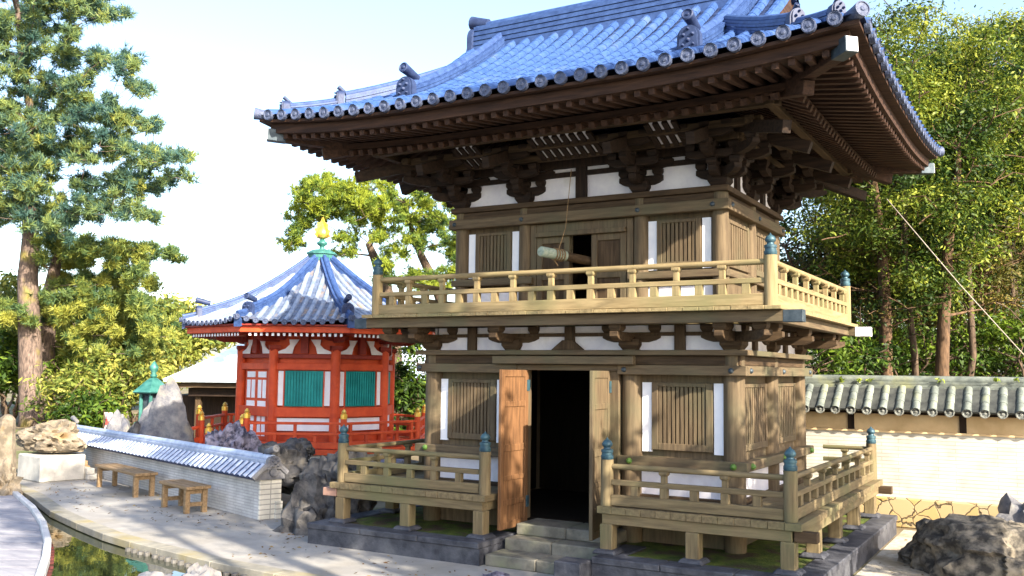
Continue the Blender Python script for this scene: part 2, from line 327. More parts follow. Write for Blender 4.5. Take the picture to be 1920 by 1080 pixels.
# paved path: strip between the pond edge and the walls, a sheet 4 mm above the ground
P2 = []
back = [Vector((-17, 4.4, 0)), Vector((-15.2, 3.6, 0)), Vector((-12.5, 2.6, 0)), Vector((-10, 1.8, 0)), Vector((-8, 1.1, 0)), Vector((-7, 0.8, 0)), Vector((-6, 0.6, 0)), Vector((-5, 0.5, 0)), Vector((-3.8, 0.4, 0)), Vector((-2, 0, 0)), Vector((0, 0, 0)), Vector((4, 0, 0)), Vector((9, 0, 0)), Vector((16, 0, 0))]
for i, e in enumerate(EDGE):
    b = back[i]; P2.append([Vector((e.x, e.y, GZ + 0.004)), Vector(((e.x + b.x) / 2, (e.y + b.y) / 2, GZ + 0.004)), Vector((b.x, b.y, GZ + 0.004))])
tag(MB().grid(P2).build("path", PATHM), kind="structure")
tag(MB().grid([[(3.7, 0.05, GZ + .008), (3.7, 5.3, GZ + .008)], [(12, 0.05, GZ + .008), (12, 5.3, GZ + .008)]]).build("gravel_ground", mat("gravel", (0.34, 0.30, 0.24), (0.55, 0.50, 0.42), rough=0.9, scale=14, bump=0.6, bscale=60, c3=(0.26, 0.2, 0.12), s3=1.2, t3=(0.5, 0.7))), kind="structure")
# edge stones: long curved slabs with a row of short stakes below
edge_root = thing("pond_edging", "curved grey stone edging slabs with short pale stakes along the pond", "edging")
slab = MB(); outer = []
for i in range(n - 1):
    a, b = EDGE[i], EDGE[i + 1]; d = (b - a).normalized(); nn = Vector((d.y, -d.x, 0))
    nseg = max(1, round((b - a).length / 1.1))
    for k in range(nseg):
        p = a.lerp(b, k / nseg) ; q = a.lerp(b, (k + 1) / nseg - 0.004)
        slab.add([p + nn * 0.05 + Vector((0, 0, -0.09)), q + nn * 0.05 + Vector((0, 0, -0.09)), q - nn * 0.22 + Vector((0, 0, -0.09)), p - nn * 0.22 + Vector((0, 0, -0.09)),
                  p + nn * 0.05 + Vector((0, 0, 0.022)), q + nn * 0.05 + Vector((0, 0, 0.022)), q - nn * 0.22 + Vector((0, 0, 0.022)), p - nn * 0.22 + Vector((0, 0, 0.022))],
                 [(0, 3, 2, 1), (4, 5, 6, 7), (0, 1, 5, 4), (1, 2, 6, 5), (2, 3, 7, 6), (3, 0, 4, 7)])
SEDGE = mat("edge_stone", (0.19, 0.18, 0.155), (0.30, 0.28, 0.23), rough=0.75, scale=3, bump=0.2, bscale=30, c3=(0.26, 0.215, 0.10), s3=1.2, t3=(0.5, 0.7))
slab.build("edge_slab", SEDGE, edge_root, bevel=0.008)
stk = MB()
for i in range(5, 8):
    a, b = EDGE[i], EDGE[i + 1]; d = (b - a); L = d.length; d.normalize(); nn = Vector((d.y, -d.x, 0))
    for k in range(int(L / 0.17)):
        p = a + d * (0.17 * k + 0.05) + nn * 0.10
        stk.tube([(p.x, p.y, -0.8), (p.x, p.y, -0.245 - 0.02 * random.random())], 0.045, 7)
o = stk.build("stake_row", mat("grey_stakes", (0.07, 0.068, 0.066), (0.14, 0.135, 0.13), rough=0.8, scale=8), edge_root); o["kind"] = "stuff"
bank = MB().grid([[Vector((e.x, e.y + 0.02, -0.27)) for e in EDGE], [Vector((e.x, e.y + 0.02, -1.2)) for e in EDGE]]).build("bank_face", SDARK, edge_root)
world()
# pond bed and water
POND = bpy.data.materials.new("pond_water"); POND.use_nodes = True
nn_ = POND.node_tree.nodes; ll = POND.node_tree.links; b = nn_["Principled BSDF"]
b.inputs["Base Color"].default_value = (0.018, 0.024, 0.012, 1); b.inputs["Roughness"].default_value = 0.015; b.inputs["Specular IOR Level"].default_value = 1.0
b.inputs["IOR"].default_value = 1.5
tc = nn_.new("ShaderNodeTexCoord"); nz = nn_.new("ShaderNodeTexNoise"); nz.inputs["Scale"].default_value = 3.5; nz.inputs["Detail"].default_value = 3
bp = nn_.new("ShaderNodeBump"); bp.inputs["Strength"].default_value = 0.04; bp.inputs["Distance"].default_value = 0.02
ll.new(tc.outputs["Object"], nz.inputs[0]); ll.new(nz.outputs[0], bp.inputs["Height"]); ll.new(bp.outputs[0], b.inputs["Normal"])
WZ = -0.30
tag(MB().add([(-60, -40, WZ), (60, -40, WZ), (60, 3, WZ), (-60, 3, WZ)], [(0, 1, 2, 3)]).build("water", POND), kind="structure")
tag(MB().add([(-900, -900, -1.0), (900, -900, -1.0), (900, 3, -1.0), (-900, 3, -1.0)], [(0, 1, 2, 3)]).build("terrain", GROUNDM), kind="structure")

# plank walk at the left of the pond
walk = thing("boardwalk", "curved pale plank boardwalk with a white kerb over the pond", "boardwalk")
in_px = [(-40, 906), (20, 925), (55, 955), (74, 985), (82, 1020), (78, 1050), (68, 1079)]
INN = [at(u, v, GZ + 0.02) for u, v in in_px]; INN.append(INN[-1] + (INN[-1] - INN[-2]) * 1.6 + Vector((0.0, 0, 0)))
INN.append(INN[-1] + Vector((1.5, -3.0, 0)))
NS = []
for i, p in enumerate(INN):
    d = (INN[min(i + 1, len(INN) - 1)] - INN[max(i - 1, 0)]).normalized(); NS.append(Vector((-d.y, d.x, 0)))   # towards the pond (right of walk)
def path_pts(pts, step):
    out = []
    for i in range(len(pts) - 1):
        L = (pts[i + 1] - pts[i]).length; k = max(1, int(L / step))
        for j in range(k): out.append((pts[i].lerp(pts[i + 1], j / k), (pts[i + 1] - pts[i]).normalized()))
    return out
pl = MB(); dirw = Vector((-0.866, -0.50, 0))
allp = path_pts(INN, 0.22)
for i in range(len(allp) - 1):
    a = allp[i][0]; b_ = allp[i + 1][0]; b2 = a.lerp(b_, 0.93); z = Vector((0, 0, -0.05)); dz = Vector((0, 0, random.uniform(-.003, .003)))
    q = [a + dz, b2 + dz, b2 + dirw * 6 + dz, a + dirw * 6 + dz]
    pl.add([p + z for p in q] + q, [(0, 1, 2, 3), (7, 6, 5, 4), (0, 4, 5, 1), (1, 5, 6, 2), (2, 6, 7, 3), (3, 7, 4, 0)])
PLANK = mat("plank_boards", (0.19, 0.19, 0.225), (0.29, 0.285, 0.315), rough=0.8, scale=2, stretch=(1, 3, 1), bump=0.2, bscale=20)
pl.build("plank_deck", PLANK, walk)
kb = MB(); po = MB(); low = MB()
KBW = [0.20] * len(INN)
for i in range(len(INN) - 1):
    a, b_ = INN[i], INN[i + 1]
    for zt, zb, o0, o1, mb in ((0.07, -0.07, 0.0, 0.10, kb), (-0.20, -0.28, 0.115, 0.165, low)):
        A0, A1 = a + NS[i] * o0, a + NS[i] * o1; B0, B1 = b_ + NS[i + 1] * o0, b_ + NS[i + 1] * o1
        mb.add([p + Vector((0, 0, zb)) for p in (A0, B0, B1, A1)] + [p + Vector((0, 0, zt)) for p in (A0, B0, B1, A1)],
               [(0, 1, 2, 3), (7, 6, 5, 4), (0, 4, 5, 1), (1, 5, 6, 2), (2, 6, 7, 3), (3, 7, 4, 0)])
for i in range(len(INN) - 1):
    L = (INN[i + 1] - INN[i]).length
    for k in range(int(L / 0.22)):
        t = k * 0.22 / L; p = INN[i].lerp(INN[i + 1], t) + NS[i].lerp(NS[i + 1], t) * 0.105
        po.box(p.x - 0.03, p.x + 0.03, p.y - 0.03, p.y + 0.03, -1.0, -0.27)
kb.build("white_kerb", mat("kerb_stone", (0.36, 0.36, 0.38), (0.50, 0.50, 0.51), rough=0.8, scale=3, bump=0.2, bscale=30), walk, bevel=0.015)
low.build("lower_rail", mat("lilac_stone", (0.42, 0.38, 0.50), (0.58, 0.54, 0.64), rough=0.8, scale=4), walk)
o = po.build("post_row", mat("maroon_wood", (0.05, 0.015, 0.015), (0.12, 0.03, 0.03), rough=0.7, scale=5), walk); o["kind"] = "stuff"
world()

# ------------------------------------------------------------------ stone platform and steps
YC = 1.86
plat = thing("stone_platform", "low dark stone platform with mossy top under the wooden tower gate", "platform", (0, YC, GZ))
m = MB()
m.box(-3.66, -0.66, -1.17, 4.80, GZ, 0.02); m.box(0.98, 3.66, -1.17, 4.80, GZ, 0.02); m.box(-0.66, 0.98, -0.15, 4.80, GZ, 0.02)
m.build("core", SDARK, plat)
cp = MB()   # coping blocks, butted
def coping(x0, x1, y0, y1, nseg, axis):
    for k in range(nseg):
        g_ = 0.004
        if axis == 'x':
            a = x0 + (x1 - x0) * k / nseg; b_ = x0 + (x1 - x0) * (k + 1) / nseg; cp.box(a + g_, b_ - g_, y0, y1, 0.02, 0.105)
        else:
            a = y0 + (y1 - y0) * k / nseg; b_ = y0 + (y1 - y0) * (k + 1) / nseg; cp.box(x0, x1, a + g_, b_ - g_, 0.02, 0.105)
coping(-3.68, -0.66, -1.19, -0.87, 3, 'x'); coping(0.98, 3.68, -1.19, -0.87, 3, 'x')
coping(-3.68, -3.36, -0.87, 4.82, 5, 'y'); coping(3.36, 3.68, -0.87, 4.82, 5, 'y'); coping(-3.36, 3.36, 4.5, 4.82, 6, 'x')
coping(-0.98, -0.66, -0.87, -0.15, 1, 'y'); coping(0.98, 1.30, -0.87, -0.15, 1, 'y')
cp.build("coping", SDARK, plat, bevel=0.012)
m = MB(); m.box(-3.36, -0.98, -0.87, 4.5, 0.02, 0.085); m.box(1.30, 3.36, -0.87, 4.5, 0.02, 0.085); m.box(-0.98, 1.30, -0.15, 4.5, 0.02, 0.085)
m.build("moss_fill", MOSS, plat)
st = []
for x0, x1, y0, y1, z0, z1 in ((-0.60, 0.94, -0.62, -0.15, GZ, 0.10), (-0.62, 0.96, -1.10, -0.62, GZ, -0.045), (-0.60, 0.92, -0.30, 0.30, 0.10, 0.255)):
    m = MB(); xm = x0 + (x1 - x0) * random.uniform(.45, .6); m.box(x0, xm - .004, y0, y1, z0, z1); m.box(xm + .004, x1, y0, y1, z0, z1)
    m.build("step", SSTEP, plat, bevel=0.015)
MB().box(0.60, 0.97, -1.46, -1.12, GZ, 0.06).build("end_block", SDARK, plat, bevel=0.015)

# ------------------------------------------------------------------ the tower gate
gate = thing("tower_gate", "two-storey weathered wooden tower gate with a blue tiled hip-and-gable roof and open doors", "temple gate", (0, YC, GZ))
# --- lower storey
CX = [-2.38, -0.945, 0.945, 2.38]; CY = [0.20, 1.86, 3.52]
c0 = None
def column(x, y, r, z0, z1):
    return MB().lathe([(r * 0.96, 0), (r, 0.05), (r, (z1 - z0) * .5), (r * 0.97, z1 - z0)], (0, 0, 0), 20)
def place_columns(xs, ys, r, z0, z1, name):
    global ORG
    sv = ORG; ORG = Vector((0, 0, 0)); proto = column(0, 0, r, z0, z1).build(name, WD['z'], gate, angle=40); ORG = sv; first = True
    for x in xs:
        for y in ys:
            if y == ys[1] and abs(x) < xs[-1] - .1: continue
            o = proto if first else dup(proto, gate); first = False
            o.location = (x - ORG.x, y - ORG.y, z0 - ORG.z)
place_columns(CX, CY, 0.142, 0.09, 2.70, "column")
def ring_beam(name, X, y0, z0, z1, th, wmat=WD, front=None, parent=gate, skip=None):
    """four beams round the building, outer faces at +-X and y0 / 2YC-y0; front may be split into spans"""
    y1 = 2 * YC - y0
    for a, b_ in (front or [(-X, X)]):
        MB().box(a, b_, y0, y0 + th, z0, z1).build(name, wmat['x'], parent, bevel=0.008)
    MB().box(-X, X, y1 - th, y1, z0, z1).build(name, wmat['x'], parent, bevel=0.008)
    for s in (-1, 1):
        MB().box(s * X, s * (X - th), y0 + th + .001, y1 - th - .001, z0, z1).build(name, wmat['y'], parent, bevel=0.008)
ring_beam("upper_tie_beam", 2.60, 0.0, 2.354, 2.485, 0.14, front=[(-2.60, -0.80), (0.80, 2.60)])
ring_beam("sill_tie_beam", 2.60, 0.0, 1.128, 1.252, 0.14, front=[(-2.60, -0.80), (0.80, 2.60)])
ring_beam("head_beam", 2.50, 0.09, 2.488, 2.615, 0.16, wmat=WM)
ring_beam("wall_plate", 2.62, 0.0, 2.618, 2.69, 0.34, wmat=WD)
ring_beam("base_beam", 2.46, 0.12, 0.58, 0.74, 0.12, wmat=WM, front=[(-2.46, -0.80), (0.80, 2.46)])
MB().box(-1.16, 1.08, -0.10, 0.0, 2.487, 2.60).build("door_lintel", WD['x'], gate, bevel=0.01)
MB().box(-0.80, 0.80, 0.02, 0.16, 2.40, 2.482).build("door_head", WD['x'], gate, bevel=0.006)
for s in (-1, 1): MB().box(s * 0.80, s * 0.65, 0.06, 0.2, 0.27, 2.40).build("door_jamb", WD['z'], gate, bevel=0.006)
# walls
wl = MB(); wl.box(-2.3, -0.8, 0.22, 0.26, 0.1, 2.6); wl.box(0.8, 2.3, 0.22, 0.26, 0.1, 2.6); wl.box(-2.3, 2.3, 3.46, 3.50, 0.1, 2.6)
ib = MB(); ib.box(-2.29, 2.29, 3.44, 3.455, 0.26, 2.59); ib.box(-2.325, -2.31, 0.27, 3.43, 0.26, 2.59); ib.box(2.31, 2.325, 0.27, 3.43, 0.26, 2.59); ib.each("inner_lining", INNER, gate)  # near-black sheets carrying the interior's darkness in their colour
wl.box(-2.37, -2.33, 0.26, 3.46, 0.1, 2.6); wl.box(2.33, 2.37, 0.26, 3.46, 0.1, 2.6)
wl.each("wall", WD['z'], gate)
wp = MB()
for a, b_ in ((-2.28, -1.05), (1.05, 2.28)): wp.box(a, b_, 0.19, 0.218, 0.742, 1.126)
for s in (-1, 1):
    for a, b_ in ((0.3, 1.75), (1.97, 3.42)): wp.box(s * 2.372, s * 2.40, a, b_, 0.742, 1.126)
wp.each("white_panel", PLASTER, gate)
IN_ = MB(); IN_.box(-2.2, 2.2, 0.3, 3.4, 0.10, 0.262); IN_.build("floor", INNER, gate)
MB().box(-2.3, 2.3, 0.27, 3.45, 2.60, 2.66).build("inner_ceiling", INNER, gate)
MB().box(0.10, 0.34, 1.7, 1.94, 0.263, 2.59).build("inner_post", WM['z'], gate)
def window(xa, xb, z0, z1, y, wm, parent, nsl, strip=0.135, sgn=1, axis='x', white=True, frame=0.09):
    """white strips either side of a slatted window; outer face towards -y (or +-x when axis is y)"""
    def bx(mb, a, b_, d0, d1, c, d):
        if axis == 'x': mb.box(a, b_, y + d0, y + d1, c, d)
        else: mb.box(y - sgn * d0, y - sgn * d1, a, b_, c, d)
    if white:
        ws = MB(); bx(ws, xa, xa + strip, -0.02, 0.02, z0 - .03, z1); bx(ws, xb - strip, xb, -0.02, 0.02, z0 - .03, z1); ws.each("white_strip", WHITEM, parent)
    else: strip = 0
    a = xa + strip + .012; b_ = xb - strip - .012
    fr = MB(); bx(fr, a, a + frame, -0.05, 0.02, z0, z1); bx(fr, b_ - frame, b_, -0.05, 0.02, z0, z1); bx(fr, a + frame, b_ - frame, -0.05, 0.02, z1 - frame * .6, z1); bx(fr, a + frame, b_ - frame, -0.05, 0.02, z0, z0 + frame)
    fo = fr.build("window_frame", wm['z'], parent, bevel=0.005)
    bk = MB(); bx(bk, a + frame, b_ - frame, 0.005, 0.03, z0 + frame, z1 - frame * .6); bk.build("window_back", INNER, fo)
    sl = MB(); L = b_ - a - 2 * frame; p = L / nsl
    for k in range(nsl): c = a + frame + p * (k + .5); bx(sl, c - p * .33, c + p * .33, -0.035, 0.0, z0 + frame, z1 - frame * .6)
    sl.build("window_slats", wm['z'], fo)
window(-2.245, -1.10, 1.345, 2.25, 0.20, WD, gate, 11)
window(1.10, 2.245, 1.345, 2.25, 0.20, WD, gate, 11)
for s in (-1, 1):
    window(0.36, 1.70, 1.345, 2.25, s * 2.36, WD, gate, 11, sgn=s, axis='y', white=False)
    window(2.02, 3.36, 1.345, 2.25, s * 2.36, WD, gate, 11, sgn=s, axis='y', white=False)
# door leaves, opened outwards
def leaf(hx, dirx, name, DOORW=DOORW):
    """panelled leaf standing out from the hinge at (hx, 0.04) towards -y, faces +-x"""
    W_, z0, z1, t = 0.72, 0.20, 2.40, 0.05
    ca, sa = math.cos(dirx), math.sin(dirx)
    def P(u, d, z): return Vector((hx + u * sa + d * ca, 0.03 - u * ca + d * sa, z))
    def bx(mb, u0, u1, d0, d1, a, b_):
        mb.add([P(u0, d0, a), P(u1, d0, a), P(u1, d1, a), P(u0, d1, a), P(u0, d0, b_), P(u1, d0, b_), P(u1, d1, b_), P(u0, d1, b_)],
               [(0, 3, 2, 1), (4, 5, 6, 7), (0, 1, 5, 4), (1, 2, 6, 5), (2, 3, 7, 6), (3, 0, 4, 7)])
    fr = MB(); sw = 0.085
    bx(fr, 0, sw, -t / 2, t / 2, z0, z1); bx(fr, W_ - sw, W_, -t / 2, t / 2, z0, z1)
    rails = [(z0, z0 + .10), (0.52, 0.60), (0.86, 0.93), (1.26, 1.36), (1.88, 1.96), (z1 - .1, z1)]
    for a, b_ in rails: bx(fr, sw, W_ - sw, -t / 2 + .002, t / 2 - .002, a, b_)
    d = fr.build(name, DOORW, gate, bevel=0.006)
    pn = MB(); bx(pn, sw, W_ - sw, -0.010, 0.010, z0 + .05, z1 - .05); pn.build("door_panel", DOORW, d)
    hg = MB()
    for z in (0.45, 2.1): bx(hg, -0.02, 0.05, t / 2, t / 2 + .012, z, z + .16)
    hg.each("hinge", PATINA, d)
    return d
leaf(-0.63, R(-2), "door_leaf"); leaf(0.66, R(6), "door_leaf", WD['z'])  # left leaf in the sunlit colour, right leaf in plain weathered wood
# nail covers
def bosses(pts, name, m, r, flat):
    pr = None
    for x, y, z, ax in pts:
        if ax == 'y': mb = MB().tube([(x, y + .02, z), (x, y, z), (x, y - flat, z), (x, y - flat * 1.7, z)], [r, r, r * .8, r * .25], 12)
        else: mb = MB().tube([(x - .02 * ax, y, z), (x, y, z), (x + flat * ax, y, z), (x + flat * 1.7 * ax, y, z)], [r, r, r * .8, r * .25], 12)
        mb.build(name, m, gate, angle=50)
bosses([(-2.53, 0, 2.42, 'y'), (0.90, 0, 2.42, 'y'), (2.40, 0, 2.42, 'y'), (2.6, 0.2, 2.42, 1), (2.6, 1.86, 2.42, 1), (2.6, 3.5, 2.42, 1)], "nail_cover", IRON, 0.038, 0.02)
bosses([(-2.40, 0, 1.20, 'y'), (0.98, 0, 1.19, 'y'), (2.42, 0, 1.19, 'y'), (2.6, 0.22, 1.19, 1), (2.6, 1.86, 1.19, 1), (2.6, 3.5, 1.19, 1)], "green_boss", GREENB, 0.043, 0.03)

# --- lower bracket zone
def arm(mb, c, ux, L, z0, z1, t):
    """bracket arm with curved underside along the unit vector ux"""
    ux = Vector((ux[0], ux[1], 0)).normalized(); nn = Vector((-ux.y, ux.x, 0)); h = z1 - z0
    pts = [(-L / 2, h), (-L / 2, h * .45), (-L * .42, h * .2), (-L * .3, 0), (L * .3, 0), (L * .42, h * .2), (L / 2, h * .45), (L / 2, h)]
    mb.prism(pts, Vector((c[0], c[1], z0)) - nn * t / 2, ux, (0, 0, 1), nn, t)
def masu(mb, x, y, z0, w_, h):
    a = w_ / 2; b_ = a * .72
    mb.add([(x - b_, y - b_, z0), (x + b_, y - b_, z0), (x + b_, y + b_, z0), (x - b_, y + b_, z0), (x - a, y - a, z0 + h * .45), (x + a, y - a, z0 + h * .45), (x + a, y + a, z0 + h * .45), (x - a, y + a, z0 + h * .45),
            (x - a, y - a, z0 + h), (x + a, y - a, z0 + h), (x + a, y + a, z0 + h), (x - a, y + a, z0 + h)],
           [(3, 2, 1, 0), (0, 1, 5, 4), (1, 2, 6, 5), (2, 3, 7, 6), (3, 0, 4, 7), (4, 5, 9, 8), (5, 6, 10, 9), (6, 7, 11, 10), (7, 4, 8, 11), (8, 9, 10, 11)])
def outs(x, y, xs, ys):
    o = []
    if y == ys[0]: o.append((0, -1))
    if y == ys[-1]: o.append((0, 1))
    if x == xs[0]: o.append((-1, 0))
    if x == xs[-1]: o.append((1, 0))
    if len(o) == 2: o.append(((o[0][0] + o[1][0]), (o[0][1] + o[1][1])))
    return o
for x in CX:
    for y in CY:
        if y == CY[1] and abs(x) < 2: continue
        b_ = MB(); masu(b_, x, y, 2.692, 0.30, 0.15)
        al = (1, 0) if abs(y - YC) > 1 else (0, 1)
        dirs = [al] if len(outs(x, y, CX, CY)) == 1 else [(1, 0), (0, 1)]
        for k_, d in enumerate(dirs):
            arm(b_, (x, y), d, 0.86, 2.80 + .002 * k_, 2.93 + .002 * k_, 0.13)
            for s in (-.35, .35): masu(b_, x + d[0] * s, y + d[1] * s, 2.934, 0.17, 0.10)
        for d in outs(x, y, CX, CY):
            L = 0.62 * (1.35 if d[0] and d[1] else 1); u = Vector((d[0], d[1], 0)).normalized()
            arm(b_, (x + u.x * L / 2, y + u.y * L / 2), d, L * 1.1, 2.803, 2.928, 0.12)
            masu(b_, x + u.x * L * .85, y + u.y * L * .85, 2.93, 0.18, 0.10)
        b_.build("bracket", WM['x'], gate, bevel=0.005)
wp = MB(); wp.box(-2.3, 2.3, 0.17, 0.2, 2.692, 3.03); wp.box(-2.3, 2.3, 3.52, 3.55, 2.692, 3.03)
for s in (-1, 1): wp.box(s * 2.36, s * 2.40, 0.21, 3.5, 2.692, 3.03)
wp.each("white_panel", PLASTER, gate)
kz = MB()
for x in (-1.66, 0.0, 1.66): kz.box(x - .075, x + .075, 0.11, 0.168, 2.692, 3.03)
kz.prism([(-.26, 0), (.26, 0), (.08, .14), (-.08, .14)], (0, 0.10, 2.692), (1, 0, 0), (0, 0, 1), (0, -1, 0), 0.05)
for s in (-1, 1):
    for y in (1.03, 2.69): kz.box(s * 2.401, s * 2.45, y - .075, y + .075, 2.692, 3.03)
kz.box(-2.2, 2.2, 0.12, 0.166, 2.885, 2.935)
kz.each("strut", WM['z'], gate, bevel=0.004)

# --- railing builder
def railing(parent, spans, zb, r_post, pts_post, zs, ztop, jz, wm, strut=0.30, giboz=True):
    """spans: (p, q) pairs of corner points on the plan; zs: (bottom rail z0,z1, mid z0,z1, top z, top r)"""
    b0, b1, m0, m1, tz, tr = zs
    for (x0, y0), (x1, y1) in spans:
        a = Vector((x0, y0, 0)); b_ = Vector((x1, y1, 0)); d = (b_ - a); L = d.length; d.normalize(); ax = 'x' if abs(d.x) > .5 else 'y'
        a2 = a + d * r_post * .9; b2 = b_ - d * r_post * .9
        bo = MB().beam(a2 + Vector((0, 0, (b0 + b1) / 2)), b2 + Vector((0, 0, (b0 + b1) / 2)), 0.10, b1 - b0).build("bottom_rail", wm[ax], parent, bevel=0.006)
        MB().beam(a2 + Vector((0, 0, (m0 + m1) / 2)), b2 + Vector((0, 0, (m0 + m1) / 2)), 0.085, m1 - m0).build("middle_rail", wm[ax], parent, bevel=0.006)
        MB().tube([a2 + Vector((0, 0, tz)), b2 + Vector((0, 0, tz))], tr, 10).build("top_rail", wm[ax], parent, angle=50)
        ns = max(2, round(L / strut))
        for k in range(1, ns):
            st_ = MB(); p = a + d * (L * k / ns)
            w2 = 0.05
            if ax == 'x': st_.box(p.x - w2, p.x + w2, p.y - .036, p.y + .036, b1, m0)
            else: st_.box(p.x - .036, p.x + .036, p.y - w2, p.y + w2, b1, m0)
            st_.build("rail_strut", wm['z'], parent, bevel=0.004); st_ = MB()
            if k % 2 == 0 or ns < 5:
                q = 0.035
                if ax == 'x': st_.box(p.x - q, p.x + q, p.y - .034, p.y + .034, m1, tz - tr * 2.2); 
                else: st_.box(p.x - .034, p.x + .034, p.y - q, p.y + q, m1, tz - tr * 2.2)
                masu(st_, p.x, p.y, tz - tr * 2.2, 0.11, tr * 1.5)
                st_.build("rail_block", wm['z'], parent, bevel=0.004)
    for x, y in pts_post:
        MB().tube([(x, y, zb), (x, y, ztop)], r_post, 16).build("railing_post", wm['z'], parent, angle=50)
        if giboz: gibo((x, y, ztop), r_post * .98).build("post_finial", PATINA, parent, angle=40)

def deck(parent, x0, x1, y0, y1, z0, z1, board, axis, m):
    """boards running along axis, laid side by side"""
    mb = MB(); a, b_ = (y0, y1) if axis == 'x' else (x0, x1); nb = max(1, round((b_ - a) / board))
    for k in range(nb):
        c = a + (b_ - a) * k / nb + .002; d = a + (b_ - a) * (k + 1) / nb - .002; dz = random.uniform(-.003, .003)
        if axis == 'x': mb.box(x0, x1, c, d, z0, z1 + dz)
        else: mb.box(c, d, y0 + random.uniform(-.006, .006), y1, z0, z1 + dz)
    return mb.build("deck_boards", m, parent, bevel=0.004)

# --- balcony
bal = MB()
bx_, by0 = 3.10, -0.50; by1 = 2 * YC - by0
balcony = MB().box(-3.42, 3.42, by0, by0 + .14, 3.02, 3.163).build("balcony", WD['x'], gate, bevel=0.008)
MB().box(-3.42, 3.42, by1 - .14, by1, 3.02, 3.163).build("edge_beam", WD['x'], balcony, bevel=0.008)
for s in (-1, 1):
    m = MB().box(s * 3.10, s * 2.96, by0 + .142, by1 - .142, 3.03, 3.162); m.build("edge_beam", WD['y'], balcony, bevel=0.008)
    for y in (by0 - .004, by1 - .144): MB().box(s * 3.20, s * 3.44, y, y + .148, 3.012, 3.164).build("beam_cap", IRON if y < 0 else WHITEM, balcony, bevel=0.006)  # rear caps are white: their sunlit look is put into the colour
jo = MB()
for k in range(13): x = -2.85 + 5.7 * k / 12; jo.box(x - .05, x + .05, by0 + .143, 0.18, 3.05, 3.16)
for k in range(8):
    y = 0.3 + 3.1 * k / 7
    for s in (-1, 1): jo.box(s * 2.42, s * 2.955, y - .05, y + .05, 3.05, 3.16)
jo.each("joist", WM['y'], balcony)
deck(balcony, -3.21, 3.21, -0.612, 0.42, 3.166, 3.215, 0.21, 'y', WL['y'])
deck(balcony, -3.21, 3.21, 3.30, 4.332, 3.166, 3.215, 0.21, 'y', WL['y'])
deck(balcony, -3.21, -2.0, 0.424, 3.296, 3.166, 3.215, 0.21, 'x', WL['x'])
deck(balcony, 2.0, 3.21, 0.424, 3.296, 3.166, 3.215, 0.21, 'x', WL['x'])
PX, PY0 = 3.046, -0.445; PY1 = 2 * YC - PY0
RZU = (3.225, 3.37, 3.50, 3.565, 3.765, 0.038)
railing(balcony, [((-PX, PY0), (PX, PY0)), ((PX, PY0), (PX, PY1)), ((-PX, PY0), (-PX, PY1)), ((-PX, PY1), (PX, PY1))], 3.216, 0.082,
        [(-PX, PY0), (PX, PY0), (PX, PY1), (-PX, PY1)], RZU, 3.84, 0, WL, strut=0.305)

# --- veranda (lower deck)
DX, DY0 = 3.49, -0.92; DY1 = 2 * YC - DY0
ver = deck(gate, -DX, -0.74, DY0, 0.10, 0.60, 0.686, 0.20, 'y', WV['y']); ver.name = "veranda"
deck(ver, 0.93, DX, DY0, 0.10, 0.60, 0.686, 0.20, 'y', WV['y'])
for s in (-1, 1): deck(ver, min(s * 2.5, s * DX), max(s * 2.5, s * DX), 0.104, DY1, 0.60, 0.686, 0.20, 'x', WV['x'])
for a, b_ in ((-DX + .12, -0.80), (0.99, DX - .12)): MB().box(a, b_, DY0 + .03, DY0 + .16, 0.47, 0.598).build("edge_beam", WV['x'], ver, bevel=0.006)
for s in (-1, 1): MB().box(s * (DX - .04), s * (DX - .17), DY0 + .163, DY1 - .1, 0.47, 0.598).build("edge_beam", WV['y'], ver, bevel=0.006)
for x in (-0.86, 1.05): MB().box(x - .06, x + .06, DY0 + .163, 0.1, 0.47, 0.598).build("edge_beam", WV['y'], ver, bevel=0.006)
for s in (-1, 1):
    for y in (DY0 + .04, DY1 - .2): MB().box(s * (DX - .1), s * (DX + .16), y, y + .13, 0.475, 0.594).build("beam_end", mat("pinkish_beam_end", (0.24, 0.13, 0.10), (0.36, 0.22, 0.17), scale=4) if s < 0 and y < 0 else WM['x'], ver, bevel=0.006)
def legs(pts):
    for x, y in pts:
        l_ = MB().box(x - .085, x + .085, y - .085, y + .085, 0.14, 0.469).build("leg", WV['z'], ver, bevel=0.012)
        MB().add(*[(lambda a, b_: ([(x - a, y - a, .10), (x + a, y - a, .10), (x + a, y + a, .10), (x - a, y + a, .10), (x - b_, y - b_, .16), (x + b_, y - b_, .16), (x + b_, y + b_, .16), (x - b_, y + b_, .16)], [(0, 3, 2, 1), (4, 5, 6, 7), (0, 1, 5, 4), (1, 2, 6, 5), (2, 3, 7, 6), (3, 0, 4, 7)]))(0.17, 0.13)][0]).build("leg_stone", SDARK, l_, bevel=0.02)
LY = DY0 + .10
legs([(-3.30, LY), (-2.10, LY), (-0.86, LY), (1.05, LY), (2.18, LY), (3.32, LY)] + [(s * 3.32, y) for s in (-1, 1) for y in (0.42, 1.70, 3.02, 4.42)])
QX, QY0 = 3.34, -0.80; QY1 = 2 * YC - QY0
RZL = (0.70, 0.83, 0.955, 1.02, 1.185, 0.036)
railing(ver, [((-QX, QY0), (-0.82, QY0)), ((1.02, QY0), (QX, QY0)), ((QX, QY0), (QX, QY1)), ((-QX, QY0), (-QX, QY1)), ((2.5, QY1), (QX, QY1))], 0.688, 0.082,
        [(-QX, QY0), (-0.82, QY0), (1.02, QY0), (QX, QY0), (QX, QY1), (-QX, QY1)], RZL, 1.27, 0, WV, strut=0.40)

